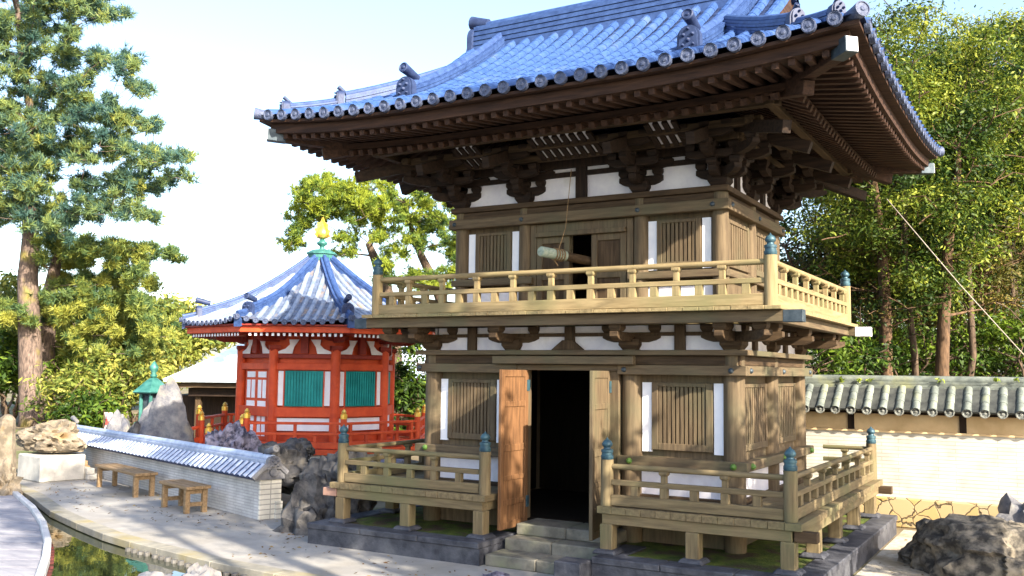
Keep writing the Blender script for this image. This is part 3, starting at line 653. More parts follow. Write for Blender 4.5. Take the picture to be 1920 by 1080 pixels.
# --- upper storey
UX = [-2.11, -0.95, 0.95, 2.11]; UY = [0.52, 1.86, 3.20]
place_columns(UX, UY, 0.112, 3.216, 4.95, "upper_column")
ring_beam("upper_tie_beam", 2.276, 0.3545, 4.609, 4.759, 0.14)
ring_beam("foot_tie_beam", 2.24, 0.39, 3.70, 3.80, 0.12, front=[(-2.24, -0.78), (0.78, 2.24)])
ring_beam("head_beam", 2.18, 0.43, 4.762, 4.865, 0.15, wmat=WM)
ring_beam("wall_plate", 2.26, 0.38, 4.867, 4.948, 0.28, wmat=WM)
wl = MB(); wl.box(-2.05, -0.18, 0.545, 0.58, 3.217, 4.95); wl.box(0.18, 2.05, 0.545, 0.58, 3.217, 4.95); wl.box(-0.18, .18, 0.545, .58, 4.45, 4.95); wl.box(-2.05, 2.05, 3.17, 3.20, 3.217, 4.95)
wl.box(-2.13, -2.09, 0.585, 3.165, 3.217, 4.95); wl.box(2.09, 2.13, 0.585, 3.165, 3.217, 4.95)
wl.each("wall", WD['z'], gate)
MB().box(-1.9, 1.9, 0.75, 3.1, 4.9, 4.94).build("inner_ceiling", INNER, gate)
window(-1.98, -1.06, 3.86, 4.53, 0.52, WD, gate, 8, strip=0.125, frame=0.075)
window(1.06, 1.98, 3.86, 4.53, 0.52, WD, gate, 8, strip=0.125, frame=0.075)
for s in (-1, 1):
    window(0.66, 1.74, 3.86, 4.53, s * 2.115, WD, gate, 8, sgn=s, axis='y', white=False)
    window(1.98, 3.06, 3.86, 4.53, s * 2.115, WD, gate, 8, sgn=s, axis='y', white=False)
ub = MB(); ub.box(-2.02, -0.85, 0.50, 0.54, 3.30, 3.66); ub.box(0.85, 2.02, 0.50, 0.54, 3.30, 3.66); ub.each("white_panel", PLASTER, gate)
# upper doorway: frame, two half open leaves
fr = MB(); fr.box(-0.84, -0.74, 0.46, 0.56, 3.30, 4.60); fr.box(0.74, 0.84, 0.46, 0.56, 3.30, 4.60); fr.box(-0.735, 0.735, 0.46, 0.56, 4.47, 4.60); fr.box(-0.735, 0.735, 0.40, 0.47, 4.40, 4.468)
fr.build("upper_door_frame", WD['z'], gate, bevel=0.006)
for x0, x1 in ((-0.73, -0.18), (0.18, 0.73)):
    d = MB(); d.box(x0, x0 + .09, 0.46, 0.52, 3.30, 4.398); d.box(x1 - .09, x1, 0.46, 0.52, 3.30, 4.398); d.box(x0 + .09, x1 - .09, 0.462, 0.518, 4.30, 4.398); d.box(x0 + .09, x1 - .09, 0.462, 0.518, 3.75, 3.84)
    do = d.build("upper_door", WD['z'], gate, bevel=0.005); MB().box(x0 + .09, x1 - .09, 0.49, 0.515, 3.30, 4.30).build("door_panel", WM['z'], do)
bosses([(-2.17, .3545, 4.685, 'y'), (-0.95, .3545, 4.685, 'y'), (0.95, .3545, 4.685, 'y'), (2.05, .3545, 4.685, 'y'), (2.276, .52, 4.685, 1), (2.276, 1.86, 4.685, 1), (2.276, 3.2, 4.685, 1)], "nail_cover", IRON, 0.036, 0.018)
# white panels above with struts
wp = MB(); wp.box(-2.1, 2.1, 0.525, 0.545, 4.95, 5.55)
wp.box(-2.1, 2.1, 3.17, 3.19, 4.95, 5.55)
for s in (-1, 1): wp.box(s * 2.09, s * 2.12, 0.55, 3.165, 4.95, 5.55)
wp.each("white_panel", PLASTER, gate)
kz = MB()
for x in (0.0,): kz.box(x - .085, x + .085, 0.46, 0.522, 4.95, 5.55)
for s in (-1, 1):
    for y in (1.19, 2.53): kz.box(s * 2.121, s * 2.17, y - .08, y + .08, 4.95, 5.5)
kz.box(-2.0, 2.0, 0.47, 0.52, 5.30, 5.37); kz.box(-2.0, 2.0, 0.44, 0.52, 5.43, 5.56)
for s in (-1, 1): kz.box(s * 2.122, s * 2.19, 0.5, 3.2, 5.30, 5.37); kz.box(s * 2.122, s * 2.19, 0.5, 3.2, 5.43, 5.56)
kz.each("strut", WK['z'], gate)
# bracket sets of the eaves
for x in UX:
    for y in UY:
        if y == UY[1] and abs(x) < 2: continue
        b_ = MB(); masu(b_, x, y, 4.95, 0.28, 0.15)
        oo = outs(x, y, UX, UY); dirs = [(1, 0), (0, 1)] if len(oo) == 3 else ([(1, 0)] if abs(y - YC) > 1 else [(0, 1)])
        for k_, d in enumerate(dirs):
            arm(b_, (x, y), d, 0.66, 5.06 + .002 * k_, 5.19 + .002 * k_, 0.12)
            for s in (-.26, 0, .26): masu(b_, x + d[0] * s, y + d[1] * s, 5.192, 0.15, 0.09)
            arm(b_, (x, y), d, 0.98, 5.285 + .002 * k_, 5.41 + .002 * k_, 0.12)
            for s in (-.40, 0, .40): masu(b_, x + d[0] * s, y + d[1] * s, 5.412, 0.15, 0.09)
        for d in oo:
            dg = bool(d[0] and d[1]); f_ = 1.4142 if dg else 1.0; u = Vector((d[0], d[1], 0)).normalized(); pn = Vector((-u.y, u.x, 0))
            for st_, z0 in ((0.32, 5.064), (0.62, 5.288)):
                L = st_ * f_; arm(b_, (x + u.x * L * .45, y + u.y * L * .45), d, L * 1.35, z0, z0 + .124, 0.115)
                c = Vector((x, y, 0)) + u * L; masu(b_, c.x, c.y, z0 + .126, 0.15, 0.09)
                if not dg:
                    arm(b_, (c.x, c.y), (pn.x, pn.y), 0.74, z0 + .22, z0 + .33, 0.105)
                    for s in (-.3, 0, .3): masu(b_, c.x + pn.x * s, c.y + pn.y * s, z0 + .332, 0.14, 0.085)
            # sloping tail rafter with a square nose
            p0 = Vector((x, y, 5.80)) ; p1 = Vector((x, y, 5.36)) + u * (1.22 * f_)
            b_.beam(p0, p1, 0.12, 0.16)
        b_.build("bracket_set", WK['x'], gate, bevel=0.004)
# slatted cove panels between the bracket sets
def cove(x0, x1, n_):
    cv = MB().add([(x0, 0.16, 5.53), (x1, 0.16, 5.53), (x1, -0.34, 5.735), (x0, -0.34, 5.735)], [(0, 1, 2, 3)]).build("cove_panel", PLASTER, gate)
    rb = MB(); p = (x1 - x0) / n_
    for k in range(n_ + 1): c = x0 + p * k; rb.beam((c, 0.16, 5.51), (c, -0.34, 5.715), p * .56, 0.045)
    rb.build("cove_ribs", WK['y'], cv)
cove(-0.44, 0.50, 7); cove(-1.75, -1.38, 3); cove(1.36, 1.75, 3)
# purlins
pu = 0.96
for nm, ins, z0, z1, ext in (("eave_purlin", pu, 5.715, 5.83, 0.12), ("step_purlin", 0.32, 5.50, 5.60, 0.1), ("step_purlin", 0.62, 5.60, 5.70, 0.14)):
    X = 2.11 + ins; Y0 = 0.52 - ins; Y1 = 2 * YC - Y0
    for y in (Y0, Y1): MB().box(-X - ext, X + ext, y - .06, y + .06, z0, z1).build(nm, WM['x'], gate, bevel=0.006)
    for s in (-1, 1):
        MB().box(s * (X - .06), s * (X + .06), Y0 - ext, Y1 + ext, z0 - .004, z1 - .004).build(nm, WM['y'], gate, bevel=0.006)

# --- roof
WE, FE = 4.40, 3.66
def lift(x, y):
    d = math.hypot(WE - abs(x), FE - abs(y - YC)); return 0.20 * max(0.0, 1 - d / 3.0) ** 2
def H(s): return 6.0 + 0.36 * s + 0.057 * s * s
def zf(x, s): y = YC - FE + s; return H(s) + lift(x, y) * max(0, 1 - s / 2.5)
def zs_(y, s): x = WE - s; return H(s) + lift(x, y) * max(0, 1 - s / 2.5)
GV = 2.80    # verge
roof = None
def sheet():
    mb = MB()
    for sg in (-1, 1):
        rows = []; ss = [0.0]
        ss = [FE * k / 16 for k in range(17)]
        for i in range(16):
            for s, dz in ((ss[i], 0.022), (ss[i + 1], -0.004)):
                hw = (WE - s) if s < WE - GV else GV
                rows.append([(hw * t, YC - sg * (FE - s), zf(hw * t, s) + dz) for t in [j / 14 - 1 for j in range(29)]])
        if sg < 0: rows = [r_[::-1] for r_ in rows]
        mb.grid(rows)
        rows = []; ss = [2.15 * k / 9 for k in range(10)]
        for i in range(9):
            for s, dz in ((ss[i], 0.022), (ss[i + 1], -0.004)):
                hw = FE - s; rows.append([(sg * (WE - s), YC + sg * hw * t, zs_(YC + hw * t, s) + dz) for t in [j / 14 - 1 for j in range(29)]])
        mb.grid(rows)
    return mb
roof = sheet().build("roof", TILED, gate)  # pan sheet darker than the rolls: shadow between rolls is painted in
rl = MB(); pitch = 0.275; RR = 0.078; discs = []
nx = int((WE - .1) / pitch)
for i in range(-nx, nx + 1):
    x = i * pitch
    for sg in (1, -1):
        top = min(FE - .12, WE - abs(x)) if abs(x) > GV else FE - .12
        if top < .1: continue
        path = [(x, YC - sg * (FE - s), zf(x, s) + .030) for s in np.linspace(-0.02, top, 14)]
        rl.roll(path, (1, 0, 0), RR, step=0.27); discs.append((x, YC - sg * (FE + .02), zf(x, 0) + .02, 'y', -sg))
ny = int((FE - .1) / pitch)
for i in range(-ny, ny + 1):
    y = YC + i * pitch
    for sg in (1, -1):
        top = min(2.12, FE - abs(y - YC))
        if top < .1: continue
        path = [(sg * (WE - s), y, zs_(y, s) + .030) for s in np.linspace(-0.02, top, 9)]
        rl.roll(path, (0, 1, 0), RR, step=0.27); discs.append((sg * (WE + .02), y, zs_(y, 0) + .02, 'x', sg))
rl.build("tile_rolls", TILE, roof, angle=35)
discp = None
for x, y, z, ax, sg in discs:
    if (ax == 'y' and sg > 0) or (ax == 'x' and sg < 0): continue      # the far sides, out of sight
    dm = MB()
    d = Vector((0, sg, 0)) if ax == 'y' else Vector((sg, 0, 0)); p = Vector((x, y, z)); r_ = 0.082
    dm.turn(p, d, [(r_, -.05), (r_, .012), (r_ * .82, .014), (r_ * .76, .003), (r_ * .34, .003), (r_ * .28, .014), (r_ * .05, .017)])
    # scalloped pan tile lip between two discs
    sv = Vector((1, 0, 0)) if ax == 'y' else Vector((0, 1, 0)); c = p + sv * pitch / 2
    dz_ = (lift(c.x, c.y) - lift(x, y))
    pts = [(-.10, .03), (-.06, -.035), (0, -.055), (.06, -.035), (.10, .03), (.06, .0), (0, -.015), (-.06, 0)]
    if abs(c.x) < WE and abs(c.y - YC) < FE: dm.prism(pts, c + Vector((0, 0, dz_ - .03)) - d * .02, sv, (0, 0, 1), d, 0.025)
    dm.build("eave_disc", DISC, roof, angle=40)
def ridge_stack(path, wtop, h, name, layers=4, cap=0.075, mt=TILEM):
    """stacked ridge tiles along a polyline (z of the path = its foot)"""
    mb = MB(); P = [Vector(p) for p in path]
    def off(i):
        d = (P[min(i + 1, len(P) - 1)] - P[max(i - 1, 0)]); s = Vector((-d.y, d.x, 0)).normalized(); return s
    for k in range(layers):
        z0 = h * k / layers; z1 = h * (k + 1) / layers - .006; w_ = wtop / 2 * (1.12 - .12 * k / layers) + (0.014 if k % 2 == 0 else 0)
        rows = []
        for i, p in enumerate(P):
            s = off(i); rows.append([p + s * w_ + Vector((0, 0, z0 - (.25 if k == 0 else 0))), p + s * w_ + Vector((0, 0, z1)), p - s * w_ + Vector((0, 0, z1)), p - s * w_ + Vector((0, 0, z0 - (.25 if k == 0 else 0)))])
        mb.grid(rows); mb.add(rows[0], [(0, 1, 2, 3)]); mb.add(rows[-1], [(3, 2, 1, 0)])
    mb.tube([p + Vector((0, 0, h + cap * .25)) for p in P], cap, 10)
    return mb.build(name, mt, roof, angle=35)
def oni(p, d, h, w_, name="ridge_ornament", m_=None, knob=True, ks=1.0):
    """arched end tile facing the plan direction d, with boss face and a round roll tile on top"""
    d = Vector(d).normalized(); s = Vector((-d.y, d.x, 0)); p = Vector(p)
    pts = [(-w_ / 2 * 1.12, 0), (w_ / 2 * 1.12, 0), (w_ / 2, h * .18)] + [(w_ / 2 * math.cos(t), h * .55 + h * .45 * math.sin(t)) for t in np.linspace(0, PI, 11)] + [(-w_ / 2, h * .18)]
    mb = MB(); mb.prism(pts, p - d * .05, s, (0, 0, 1), d, 0.10)
    inner = [(a * .78, .04 + b_ * .84) for a, b_ in pts]; mb.prism(inner, p + d * .05, s, (0, 0, 1), d, 0.022)
    for a, b_, r_ in ((-.2, .62, .10), (.2, .62, .10), (0, .42, .12), (-.22, .24, .08), (.22, .24, .08), (0, .84, .08)):
        c = p + s * a * w_ + Vector((0, 0, b_ * h)) + d * .06; mb.tube([c, c + d * .03, c + d * .05], [r_ * w_, r_ * w_ * .8, r_ * w_ * .3], 8)
    if knob:
        c = p + Vector((0, 0, h + (.02 if ks == 1 else -.01))); r_ = w_ * .27 * ks
        mb.turn(c + Vector((0, 0, .09 if ks == 1 else .03)), d + Vector((0, 0, .22 if ks == 1 else .8)), [(r_ * .75, -.26 * ks), (r_ * .92, 0), (r_, .09 * ks), (r_ * .8, .10 * ks), (r_ * .7, .085 * ks), (r_ * .3, .085 * ks), (r_ * .2, .10 * ks)], 12)
    return mb.build(name, m_ or TILED, roof, angle=40)
zr = H(FE) - .06
ridge_stack([(-2.74, YC, zr), (-1.4, YC, zr), (0, YC, zr), (1.4, YC, zr), (2.74, YC, zr)], 0.30, 0.44, "main_ridge", layers=10, cap=0.085)
for s in (-1, 1):
    oni((s * 2.78, YC, zr - .05), (s, 0, 0), 0.50, 0.46)
KX = 2.20; ye = -0.95
for s in (-1, 1):
    for fb in (1, -1):
        path = [(s * KX, YC - fb * (FE - q), zf(KX, q) + .04) for q in np.linspace(FE - .1, (ye - YC + FE) + .04, 9)]
        ridge_stack(path, 0.20, 0.17, "descending_ridge", layers=3, cap=0.068)
        oni((s * KX, YC - fb * (YC - ye), zf(KX, ye - YC + FE) + .03), (0, -fb, 0), 0.34, 0.30)
        # corner ridges in two tiers along the hip
        def hip(q): return Vector((s * (WE - q), YC - fb * (FE - q), zf(WE - q, q) + .03))
        ridge_stack([hip(q) + Vector((0, 0, .0)) for q in np.linspace(2.10, 0.95, 7)], 0.18, 0.17, "corner_ridge", layers=4, cap=0.062)
        oni(hip(0.90), (s, -fb, 0), 0.27, 0.22, ks=.6)
        ridge_stack([hip(q) for q in np.linspace(0.88, 0.36, 5)], 0.16, 0.10, "corner_ridge", layers=3, cap=0.055)
        oni(hip(0.32), (s, -fb, 0), 0.20, 0.18, ks=.6)
        c = hip(0.0) + Vector((0, 0, -.02)); d = Vector((s, -fb, 0)).normalized()
        MB().turn(c + Vector((0, 0, .03)), d + Vector((0, 0, .1)), [(.07, -.4), (.08, -.08), (.09, .02), (.075, .023), (.07, .012), (.03, .012), (.02, .022)]).build("corner_tile", DISC, roof, angle=40)
        # verge rolls of the gable
        vr = [(s * (GV - .02), YC - fb * (FE - q), zf(GV, q) + .02) for q in np.linspace(FE - .1, 1.5, 8)]
        MB().roll(vr, (1, 0, 0), 0.08).build("verge_roll", TILE, roof, angle=35)
        bb = MB()
        for i in range(len(vr) - 1): bb.beam(Vector(vr[i]) - Vector((0, 0, .16)), Vector(vr[i + 1]) - Vector((0, 0, .16)), 0.06, 0.16)
        bb.build("bargeboard", WR['y'], roof)
    gw = MB().add([(s * 2.35, YC - 1.62, H(2.05) - .1), (s * 2.35, YC + 1.62, H(2.05) - .1), (s * 2.35, YC + 1.0, 7.35), (s * 2.35, YC, 8.0), (s * 2.35, YC - 1.0, 7.35)], [(0, 1, 2, 3, 4)]).build("gable_wall", WR['z'], roof)
# eave boards round the roof
def perim(ins, zo, nseg=22):
    P = []; X = WE - ins; Y = FE - ins
    for a, b_ in (((-X, -Y), (X, -Y)), ((X, -Y), (X, Y)), ((X, Y), (-X, Y)), ((-X, Y), (-X, -Y))):
        for k in range(nseg):
            t = k / nseg; x = a[0] + (b_[0] - a[0]) * t; y = YC + a[1] + (b_[1] - a[1]) * t
            P.append(Vector((x, y, 6.0 + zo + lift(x, y))))
    return P
def eave_ring(name, i0, zt0, zb0, i1, zt1, zb1, m_, parent):
    A = [perim(i0, zt0), perim(i0, zb0), perim(i1, zb1), perim(i1, zt1)]; n_ = len(A[0]); mb = MB(); vs = [p for q in A for p in q]; fs = []
    for k in range(4):
        for i in range(n_): j = (i + 1) % n_; fs.append((k * n_ + i, ((k + 1) % 4) * n_ + i, ((k + 1) % 4) * n_ + j, k * n_ + j))
    return mb.add(vs, fs).build(name, m_, parent)
eav = eave_ring("eaves", 0.04, -0.035, -0.075, 0.40, -0.01, -0.06, WR['x'], gate)
eave_ring("eave_board", 0.16, -0.077, -0.215, 0.30, -0.06, -0.215, WR['x'], eav)
eave_ring("inner_eave_board", 0.93, -0.20, -0.29, 1.04, -0.18, -0.29, WR['x'], eav)
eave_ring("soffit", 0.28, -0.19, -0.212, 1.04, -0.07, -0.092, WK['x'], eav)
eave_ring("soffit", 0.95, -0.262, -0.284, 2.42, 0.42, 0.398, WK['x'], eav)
def rafters(ax):
    fl = MB(); ba = MB(); sp = 0.185
    W_ = WE if ax == 'x' else FE; c = 0 if ax == 'x' else YC
    nn = int((W_ - .3) / sp)
    for i in range(-nn, nn + 1):
        v = (i + .5) * sp
        if abs(v) > W_ - .3: continue
        for sg in (-1, 1):
            def pt(ins, zo):
                if ax == 'x': p = (v, YC + sg * (FE - ins))
                else: p = (sg * (WE - ins), YC + v)
                return Vector((p[0], p[1], 6.0 + zo + lift(*p)))
            lim = W_ - abs(v) - .05
            e = min(1.10, lim)
            if e > .3:
                near = (ax == 'x' and sg < 0) or (ax == 'y' and sg > 0)
                q = MB() if near else fl
                q.beam(pt(.21, -.217 - .036), pt(e, -.217 - .036 + (e - .21) * .15), 0.078, 0.072)
                if near: q.build("flying_rafter", WR['y' if ax == 'x' else 'x'], eav)
            e = min(2.4, lim)
            if e > .95: ba.beam(pt(.87, -.29 - .045 - .036), pt(e, -.29 - .045 + (e - .95) * .45), 0.085, 0.085)
    a2 = 'y' if ax == 'x' else 'x'
    for q, nm in ((fl, "far_rafters"), (ba, "base_rafters")): q.build(nm, WR[a2], eav)["kind"] = "stuff"
rafters('x'); rafters('y')
for sx in (-1, 1):
    for sy in (-1, 1):
        def pc(ins, zo): x, y = sx * (WE - ins), YC + sy * (FE - ins); return Vector((x, y, 6.0 + zo + lift(x, y)))
        hr = MB(); hr.beam(pc(.72, -.40), Vector((sx * 2.1, YC + sy * 1.35, 6.15)), 0.15, 0.17); hr.build("hip_rafter", WR['x'], eav, bevel=0.006)
        h2 = MB().beam(pc(.14, -.25), pc(1.15, -.20), 0.15, 0.17).build("hip_rafter", WR['x'], eav, bevel=0.006)
        d = (pc(.14, -.25) - pc(1.15, -.20)).normalized(); e0 = pc(.14, -.25)
        MB().beam(e0 - d * .26, e0 + d * .012, 0.158, 0.178).build("metal_cap", IRON, eav, bevel=0.004)
        MB().beam(e0 + d * .013, e0 + d * .02, 0.14, 0.16).build("white_end", WHITEM, eav)
world()

# ------------------------------------------------------------------ bell striker log hung at the upper doorway
lg = thing("striker_log", "pale log bell striker hung on ropes in the upper doorway", "bell striker", (-0.1, 0.2, 4.03))
MB().tube([(-0.27, -0.28, 4.085), (-0.265, -0.265, 4.084), (-0.07, 0.12, 4.05)], [0.062, 0.075, 0.075], 14).build("log_end", LOGM, lg, angle=50)
MB().tube([(-0.075, 0.11, 4.05), (0.25, 0.9, 3.985)], [0.068, 0.066], 14).build("log_shaft", WM['y'], lg, angle=50)
rp = MB(); rp.tube([(-0.13, 0.0, 3.90), (-0.16, -0.05, 3.97), (-0.12, 0.0, 4.13), (-0.02, 0.02, 4.45), (0.05, 0.05, 5.3)], [.011, .011, .009, .005, .005], 6)
for k in range(4): c = Vector((-0.16 + .02 * k, -0.06 + .04 * k, 4.065 - .003 * k)); rp.tube([c + Vector((.083 * math.cos(t), -.04 * math.cos(t), .083 * math.sin(t))) for t in np.linspace(0, 2 * PI, 13)], 0.010, 5)
rp.build("rope", ROPE, lg)
world()

# ------------------------------------------------------------------ trees and plants
def leaf_mesh(name, pts, nrm, size, aspect, tone, m, parent, origin):
    """one diamond per leaf, given centres, facing directions, sizes and tones"""
    N = len(pts); pts = np.asarray(pts); nrm = np.asarray(nrm); nrm /= np.linalg.norm(nrm, axis=1)[:, None] + 1e-9
    a = np.cross(nrm, rng.normal(size=(N, 3))); a /= np.linalg.norm(a, axis=1)[:, None] + 1e-9; b = np.cross(nrm, a)
    L = (size * rng.uniform(.55, 1.5, N))[:, None]; W = L * aspect
    droop = nrm * L * .18
    v = np.stack([pts - a * L - droop, pts - b * W * .9 + a * L * .1, pts + a * L - droop, pts + b * W * .9 + a * L * .1], 1).reshape(-1, 3) - np.array(origin)
    return quads(name, v, tone, m, parent)
def quads(name, v, tone, m, parent):
    N = len(v) // 4
    me = bpy.data.meshes.new(name); me.vertices.add(N * 4); me.vertices.foreach_set("co", v.astype(np.float32).ravel())
    me.loops.add(N * 4); me.loops.foreach_set("vertex_index", np.arange(N * 4, dtype=np.int32))
    me.polygons.add(N); me.polygons.foreach_set("loop_start", np.arange(0, N * 4, 4, dtype=np.int32))
    me.update(calc_edges=True)
    at_ = me.attributes.new("tone", 'FLOAT', 'FACE'); at_.data.foreach_set("value", np.clip(tone, 0, 1).astype(np.float32))
    me.materials.append(m); o = bpy.data.objects.new(name, me); COL.objects.link(o)
    if parent is not None: o.parent = parent
    return o
def needles(name, cen, tone, m, parent, origin, length=0.2, nb=9, width=0.022, upb=0.5):
    """needle tufts: thin blades fanned round each tuft direction"""
    N = len(cen); cen = np.repeat(np.asarray(cen), nb, 0); M_ = N * nb
    ax = np.repeat(rng.normal(size=(N, 3)) * .7 + np.array([0, 0, upb]), nb, 0)
    d = ax / np.linalg.norm(ax, axis=1)[:, None] + rng.normal(size=(M_, 3)) * .65; d /= np.linalg.norm(d, axis=1)[:, None]
    s = np.cross(d, rng.normal(size=(M_, 3))); s /= np.linalg.norm(s, axis=1)[:, None] + 1e-9
    L = (length * rng.uniform(.7, 1.25, M_))[:, None]
    v = np.stack([cen - s * width, cen + s * width, cen + d * L + s * width * .5, cen + d * L - s * width * .5], 1).reshape(-1, 3) - np.array(origin)
    return quads(name, v, np.repeat(tone, nb) + rng.normal(size=M_) * .08, m, parent)
def limbs(mb, nodes, targets, r0, rtip=0.012, bend=0.25, n=7):
    """curved limbs from the growing skeleton to each target; nodes: list of (pos, radius)"""
    tg = sorted(targets, key=lambda t: min((Vector(t) - q[0]).length for q in nodes))
    for t in tg:
        t = Vector(t); best = None
        for p, r_ in nodes:
            d = t - p
            c = d.length * (1.0 if d.z > -0.1 else 1.6) + (0.0 if r_ > .02 else .3)
            if best is None or c < best[0]: best = (c, p, r_)
        _, p, r_ = best; L = (t - p).length
        if L < .05: continue
        rs = min(r_ * .72, max(0.018, r0 * min(1, L / 3.0)))
        mid = p.lerp(t, .5) + Vector((random.uniform(-1, 1), random.uniform(-1, 1), random.uniform(-.2, .9))) * L * bend * .5
        P = []
        for k in range(6):
            u = k / 5; P.append(p.lerp(mid, u).lerp(mid.lerp(t, u), u) + Vector((random.uniform(-1, 1), random.uniform(-1, 1), random.uniform(-1, 1))) * L * .02 * (0 < k < 5))
        rad = [rs + (rtip - rs) * (k / 5) for k in range(6)]
        mb.tube(P, rad, n, caps=False)
        for k in range(2, 6): nodes.append((P[k], rad[k]))
def clump_points(clumps, dens, tone_of=None, flat=0.0):
    P = []; T = []; Nn = []
    for c, rx, rz, tn in clumps:
        k = max(12, int(dens * rx * rx * (0.4 + rz / rx)))
        d = rng.normal(size=(k, 3)); d /= np.linalg.norm(d, axis=1)[:, None]; rr = np.minimum(np.abs(rng.normal(.62, .33, k)), 1.45)
        P.append(np.array(c) + d * rr[:, None] * np.array([rx, rx, rz])); T.append(tn + rng.normal(size=k) * .16); Nn.append(d * .6 + rng.normal(size=(k, 3)) * .6 + np.array([0, 0, .6]))
    return np.concatenate(P), np.concatenate(T), np.concatenate(Nn)
def trunk_tube(mb, P, r, n=12):
    Q = [Vector(p) for p in P]
    mb.tube(Q, r, n); return [(q, r_) for q, r_ in zip(Q, r)]

def px_clumps(lst, D, spread, tone=(.2, .8)):
    """clumps given where their middle shows and how wide they are; true depth differs from clump to clump"""
    out = []
    for u, v, w_, h in lst:
        nsub = max(6, int(w_ * h / 62))
        for k in range(nsub):
            dd = D + random.uniform(-spread, spread); sc = dd / 1773.0
            uu = u + random.uniform(-1, 1) * w_ * .85; vv = v + random.uniform(-1, 1) * h * .85
            rx = max(.0078 * dd, w_ * sc * random.uniform(.5, .7) / max(1, nsub ** .33)); rz = max(.006 * dd, min(rx * .6, h * sc * random.uniform(.5, .7)))
            out.append((dep(uu, vv, dd), rx, rz, random.uniform(*tone)))
    return out

# --- tall pine on the left
def pine(label, trunk, rad, clumps, m, dens, r0, tlen=0.2, group=None, bark=BARK, nb=12, width=0.011):
    base = trunk[0]; t = thing("pine_tree", label, "tree", (base.x, base.y, GZ), 0, group)
    mb = MB(); nodes = trunk_tube(mb, trunk, rad); nodes = nodes[2:]
    full = []
    for (p, r_), (q, r2) in zip(nodes[:-1], nodes[1:]):
        for k in range(4): full.append((p.lerp(q, k / 4), r_ + (r2 - r_) * k / 4))
    full.append(nodes[-1])
    limbs(mb, full, [c[0] - Vector((0, 0, c[2] * .3)) for c in clumps], r0)
    mb.build("trunk", bark, t, smooth=True)
    P, T, _ = clump_points(clumps, dens)
    needles("crown", P, T, m, t, (base.x, base.y, GZ), tlen, nb=nb, width=width); world(); return t
D1 = 40
tp = [dep(62, 812, D1), dep(60, 780, D1), dep(56, 640, D1), dep(52, 520, D1 + .2), dep(58, 440, D1 + .4), dep(50, 330, D1 + .3), dep(56, 200, D1), dep(38, 90, D1 - .4), dep(28, -40, D1 - .3), dep(20, -160, D1)]
tp[0].z = GZ
cl = px_clumps([(120, 10, 90, 32), (200, 20, 45, 18), (30, 40, 60, 30), (95, 75, 60, 28), (20, 120, 50, 28), (140, 110, 35, 20), (60, -40, 90, 40), (170, -30, 60, 30),
    (205, 120, 45, 25), (240, 125, 25, 16), (130, 165, 55, 26), (262, 165, 30, 18), (60, 220, 55, 32), (165, 210, 70, 32), (235, 225, 45, 24), (292, 235, 20, 12),
    (180, 275, 75, 32), (100, 285, 65, 32), (260, 295, 50, 24), (325, 295, 28, 10), (352, 292, 20, 6), (335, 335, 30, 10), (55, 335, 60, 30), (200, 345, 75, 30), (285, 345, 30, 16),
    (40, 400, 50, 28), (120, 395, 65, 30), (220, 395, 55, 22), (275, 405, 22, 10), (60, 260, 50, 26), (45, 365, 40, 24), (90, 430, 50, 24), (55, 160, 40, 26), (20, 290, 40, 30), (-40, 200, 60, 60), (-50, 350, 60, 60), (-30, 60, 50, 40)], D1, 3.2, (.0, .62))
pine("tall blue-green pine with a thick mossy trunk at the left edge", tp, [.60, .50, .45, .40, .33, .23, .16, .12, .08, .04], cl, LF_PINE, 185, .17, .25, width=.016)
D2 = 42
tp2 = [dep(88, 808, D2), dep(86, 770, D2), dep(84, 650, D2), dep(92, 560, D2), dep(105, 490, D2), dep(130, 440, D2)]; tp2[0].z = GZ
cl = px_clumps([(115, 470, 60, 34), (180, 475, 60, 30), (255, 470, 45, 20), (315, 482, 28, 10), (230, 505, 55, 20), (150, 535, 60, 26), (240, 545, 60, 28), (110, 580, 60, 34), (200, 590, 70, 36), (275, 585, 40, 28), (170, 640, 70, 40), (255, 640, 50, 34), (300, 610, 35, 26), (20, 600, 50, 40)], D2, 3.0, (.1, .9))
pine("shorter yellow-green pine growing just behind the tall mossy trunk", tp2, [.55, .47, .41, .33, .22, .12], cl, LF_PINEY, 250, .14, .25, width=.016)
# --- pine behind the red hall
D3 = 31
tp3 = [dep(742, 720, D3), dep(738, 600, D3), dep(722, 540, D3), dep(705, 490, D3), dep(690, 455, D3)]; tp3[0].z = GZ
cl = px_clumps([(610, 355, 60, 20), (660, 395, 70, 20), (590, 385, 50, 16), (560, 420, 26, 18), (680, 370, 40, 16), (735, 420, 30, 14), (640, 470, 30, 10), (600, 345, 36, 16), (640, 360, 50, 18), (575, 368, 26, 14), (625, 392, 55, 18), (680, 408, 40, 16), (600, 400, 40, 14), (700, 385, 30, 14), (560, 430, 22, 14), (545, 460, 20, 12), (655, 440, 28, 12), (700, 440, 26, 10), (745, 470, 28, 14), (720, 500, 26, 14), (770, 440, 30, 14)], D3, 1.6, (.45, 1.0))
pine("lime-green spreading pine with bare forked limbs behind the red hall roof", tp3, [.30, .26, .22, .16, .10], cl, LF_LIME, 380, .10, .14, bark=BARKD)
D3 = 32
tp3 = [dep(850, 720, D3), dep(840, 600, D3), dep(815, 530, D3), dep(790, 480, D3), dep(772, 430, D3), dep(760, 380, D3)]; tp3[0].z = GZ
cl = px_clumps([(760, 400, 60, 20), (830, 370, 40, 24), (800, 420, 40, 16), (820, 530, 40, 16), (770, 520, 40, 10), (850, 450, 30, 24), (730, 370, 40, 16), (790, 360, 40, 16), (830, 410, 36, 18), (800, 460, 28, 12), (840, 500, 30, 20), (800, 520, 30, 10), (740, 520, 40, 10), (860, 340, 40, 20), (700, 340, 40, 20), (845, 465, 20, 16)], D3, 1.6, (.3, 1.0))
